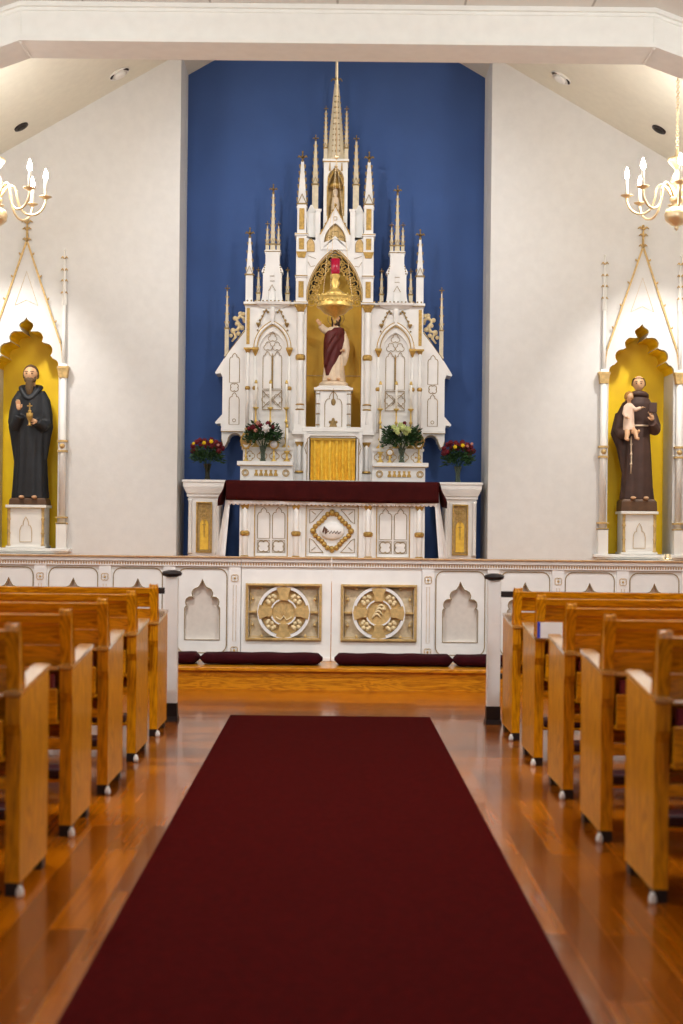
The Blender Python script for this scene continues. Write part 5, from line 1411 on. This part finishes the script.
m_ = MB(); m_.lathe([(.036, lz(275)-o_), (.042, lz(272)-o_), (.045, lz(259)-o_), (.041, lz(259)-o_), (.036, lz(270)-o_), (.002, lz(272)-o_)], 0, 0, 0, 20); m_.build('ruby_glass', 'rubylamp', lamp)

# ------------------------------------------------------------------ chandeliers
def make_chandelier(x, y, z, label, rot=0):
    t = thing('chandelier', (x, y, z), label, 'chandelier', 'brass candle chandeliers')
    # origin at the level of the drip pans
    top = roof(x)-z
    m_ = MB(); n = 34; z0 = .40; L = (top-z0)/n
    for i in range(n):
        zc = z0+L*(i+.5); a = (i % 2)*PI/2
        m_.tube([(.013*math.cos(b)*math.cos(a), .013*math.cos(b)*math.sin(a), zc+L*.68*math.sin(b)) for b in [2*PI*k/8 for k in range(8)]], .0035, 5, closed=True)
    m_.lathe([(.012, -.05), (.05, -.02), (.055, 0)], 0, 0, top, 16); m_.build('chain', 'brass', t)
    m_ = MB(); m_.lathe([(.003, -.31), (.012, -.30), (.02, -.285), (.012, -.275), (.05, -.26), (.095, -.22), (.105, -.17), (.09, -.13), (.045, -.105), (.03, -.09), (.05, -.07), (.065, -.04), (.04, -.01), (.025, .02), (.022, .05), (.045, .08), (.055, .12), (.035, .16), (.02, .19), (.024, .22), (.075, .28), (.085, .30), (.075, .315), (.02, .33), (.015, .38), (.006, .405)], 0, 0, 0, 24)
    m_.build('centre_stem', 'brass', t)
    for k in range(8):
        a = rot+2*PI*k/8; ca, sa = math.cos(a), math.sin(a); rr = .42
        pr = [(.04, -.02), (.09, .06), (.135, .085), (.17, .05), (.185, -.03), (.215, -.11), (.27, -.155), (.34, -.15), (.395, -.105), (.42, -.04), (.42, .0)]
        sm = []
        for i in range(len(pr)-1):
            for q in range(3):
                t_ = q/3; p0 = pr[max(0, i-1)]; p1 = pr[i]; p2 = pr[i+1]; p3 = pr[min(len(pr)-1, i+2)]
                c = lambda a_, b_, c_, d_: .5*((2*b_)+(-a_+c_)*t_+(2*a_-5*b_+4*c_-d_)*t_*t_+(-a_+3*b_-3*c_+d_)*t_**3)
                sm.append((c(p0[0], p1[0], p2[0], p3[0]), c(p0[1], p1[1], p2[1], p3[1])))
        sm.append(pr[-1])
        m_ = MB(); m_.tube([(r_*ca, r_*sa, z_) for r_, z_ in sm], .0105, 8); arm = m_.build('arm', 'brass', t)
        m_ = MB(); m_.lathe([(.008, -.02), (.022, -.012), (.052, .004), (.054, .008), (.02, .004), (.016, .016), (.02, .02)], rr*ca, rr*sa, 0, 18); m_.build('drip_pan', 'brass', arm)
        m_ = MB(); m_.lathe([(.0135, .012), (.0135, .145), (.008, .148)], rr*ca, rr*sa, 0, 12); m_.build('candle_sleeve', 'candle', arm)
        m_ = MB(); m_.lathe([(.006, .146), (.018, .163), (.022, .18), (.016, .21), (.006, .24), (.001, .25)], rr*ca, rr*sa, 0, 12); m_.build('lit_bulb', 'bulb', arm)
    return t
chR = make_chandelier(2.925, 12.0, 4.19, 'brass chandelier with lit candle bulbs hanging on the right', R(-10))
chL = make_chandelier(-2.915, 12.0, 4.125, 'brass chandelier with lit candle bulbs hanging on the left', R(10))

# ------------------------------------------------------------------ lights
def light(kind, name, loc, power, color, size=.1, rot=None, **kw):
    l = bpy.data.lights.new(name, kind); l.energy = power; l.color = color
    if kind == 'AREA': l.shape = 'RECTANGLE'; l.size = size[0]; l.size_y = size[1]
    else: l.shadow_soft_size = size
    for k, v in kw.items(): setattr(l, k, v)
    o = bpy.data.objects.new(name, l); COL.objects.link(o); o.location = loc
    if rot: o.rotation_euler = rot
    return o
def aim(o, tgt):
    d = Vector(tgt)-o.location; o.rotation_euler = d.to_track_quat('-Z', 'Y').to_euler()
WARM = (1, .97, .94); NEUT = (.96, .995, 1.04)
for x, z in ((-2.88, 4.36), (2.925, 4.42)):
    light('POINT', 'chandelier_light', (x, 12.0, z), 41, WARM, .25)
# added fill lights along the nave, with no fixtures modelled
for x in (-2.3, 2.3):
    for y, p in ((6.4, 125), (1.5, 14), (-3.0, 8)):
        light('POINT', 'nave_fill_light', (x, y, 3.4), p, NEUT, .3)
# sanctuary spotlights in the sloping ceiling; the rail pair is added fill light
for sg in (-1, 1):
    o = light('SPOT', 'niche_spot', (sg*3.5, 12.9, 4.6), 155, WARM, .08, spot_size=R(60), spot_blend=.8); aim(o, (sg*3.14, 14.5, 2.1))
    o = light('SPOT', 'altar_spot', (sg*1.6, 10.9, 5.6), 115, NEUT, .14, spot_size=R(84), spot_blend=.9); aim(o, (-sg*.3, 14.8, 3.3))
    o = light('SPOT', 'rail_fill_spot', (sg*1.5, 8.9, 4.6), 240, NEUT, .14, spot_size=R(66), spot_blend=.9); aim(o, (sg*1.3, 11.8, .5))  # added to brighten the rail and step, no fixture
w = bpy.data.worlds.new('world'); scn.world = w; w.use_nodes = True
w.node_tree.nodes['Background'].inputs[0].default_value = (.75, .85, 1, 1); w.node_tree.nodes['Background'].inputs[1].default_value = .5

# ------------------------------------------------------------------ camera
cam = bpy.data.cameras.new('camera'); co = bpy.data.objects.new('camera', cam); COL.objects.link(co)
co.location = (0, 0, 1.25)
co.rotation_mode = 'XYZ'
co.matrix_world = Matrix.Translation((0, 0, 1.25)) @ Matrix.Rotation(.0105, 4, 'Y').inverted() @ Matrix.Rotation(R(90), 4, 'X')
cam.sensor_fit = 'VERTICAL'; cam.sensor_height = 36; cam.sensor_width = 24
cam.lens = 1400/1024*36
cam.shift_x = 9.5/1024; cam.shift_y = 22/1024
cam.clip_start = .05; cam.clip_end = 60
cam.dof.use_dof = True; cam.dof.focus_distance = 14.0; cam.dof.aperture_fstop = 2.2
scn.camera = co
scn.view_settings.view_transform = 'Standard'; scn.view_settings.look = 'None'
scn.view_settings.gamma = 1; scn.view_settings.use_curve_mapping = False
scn.view_settings.exposure = .48
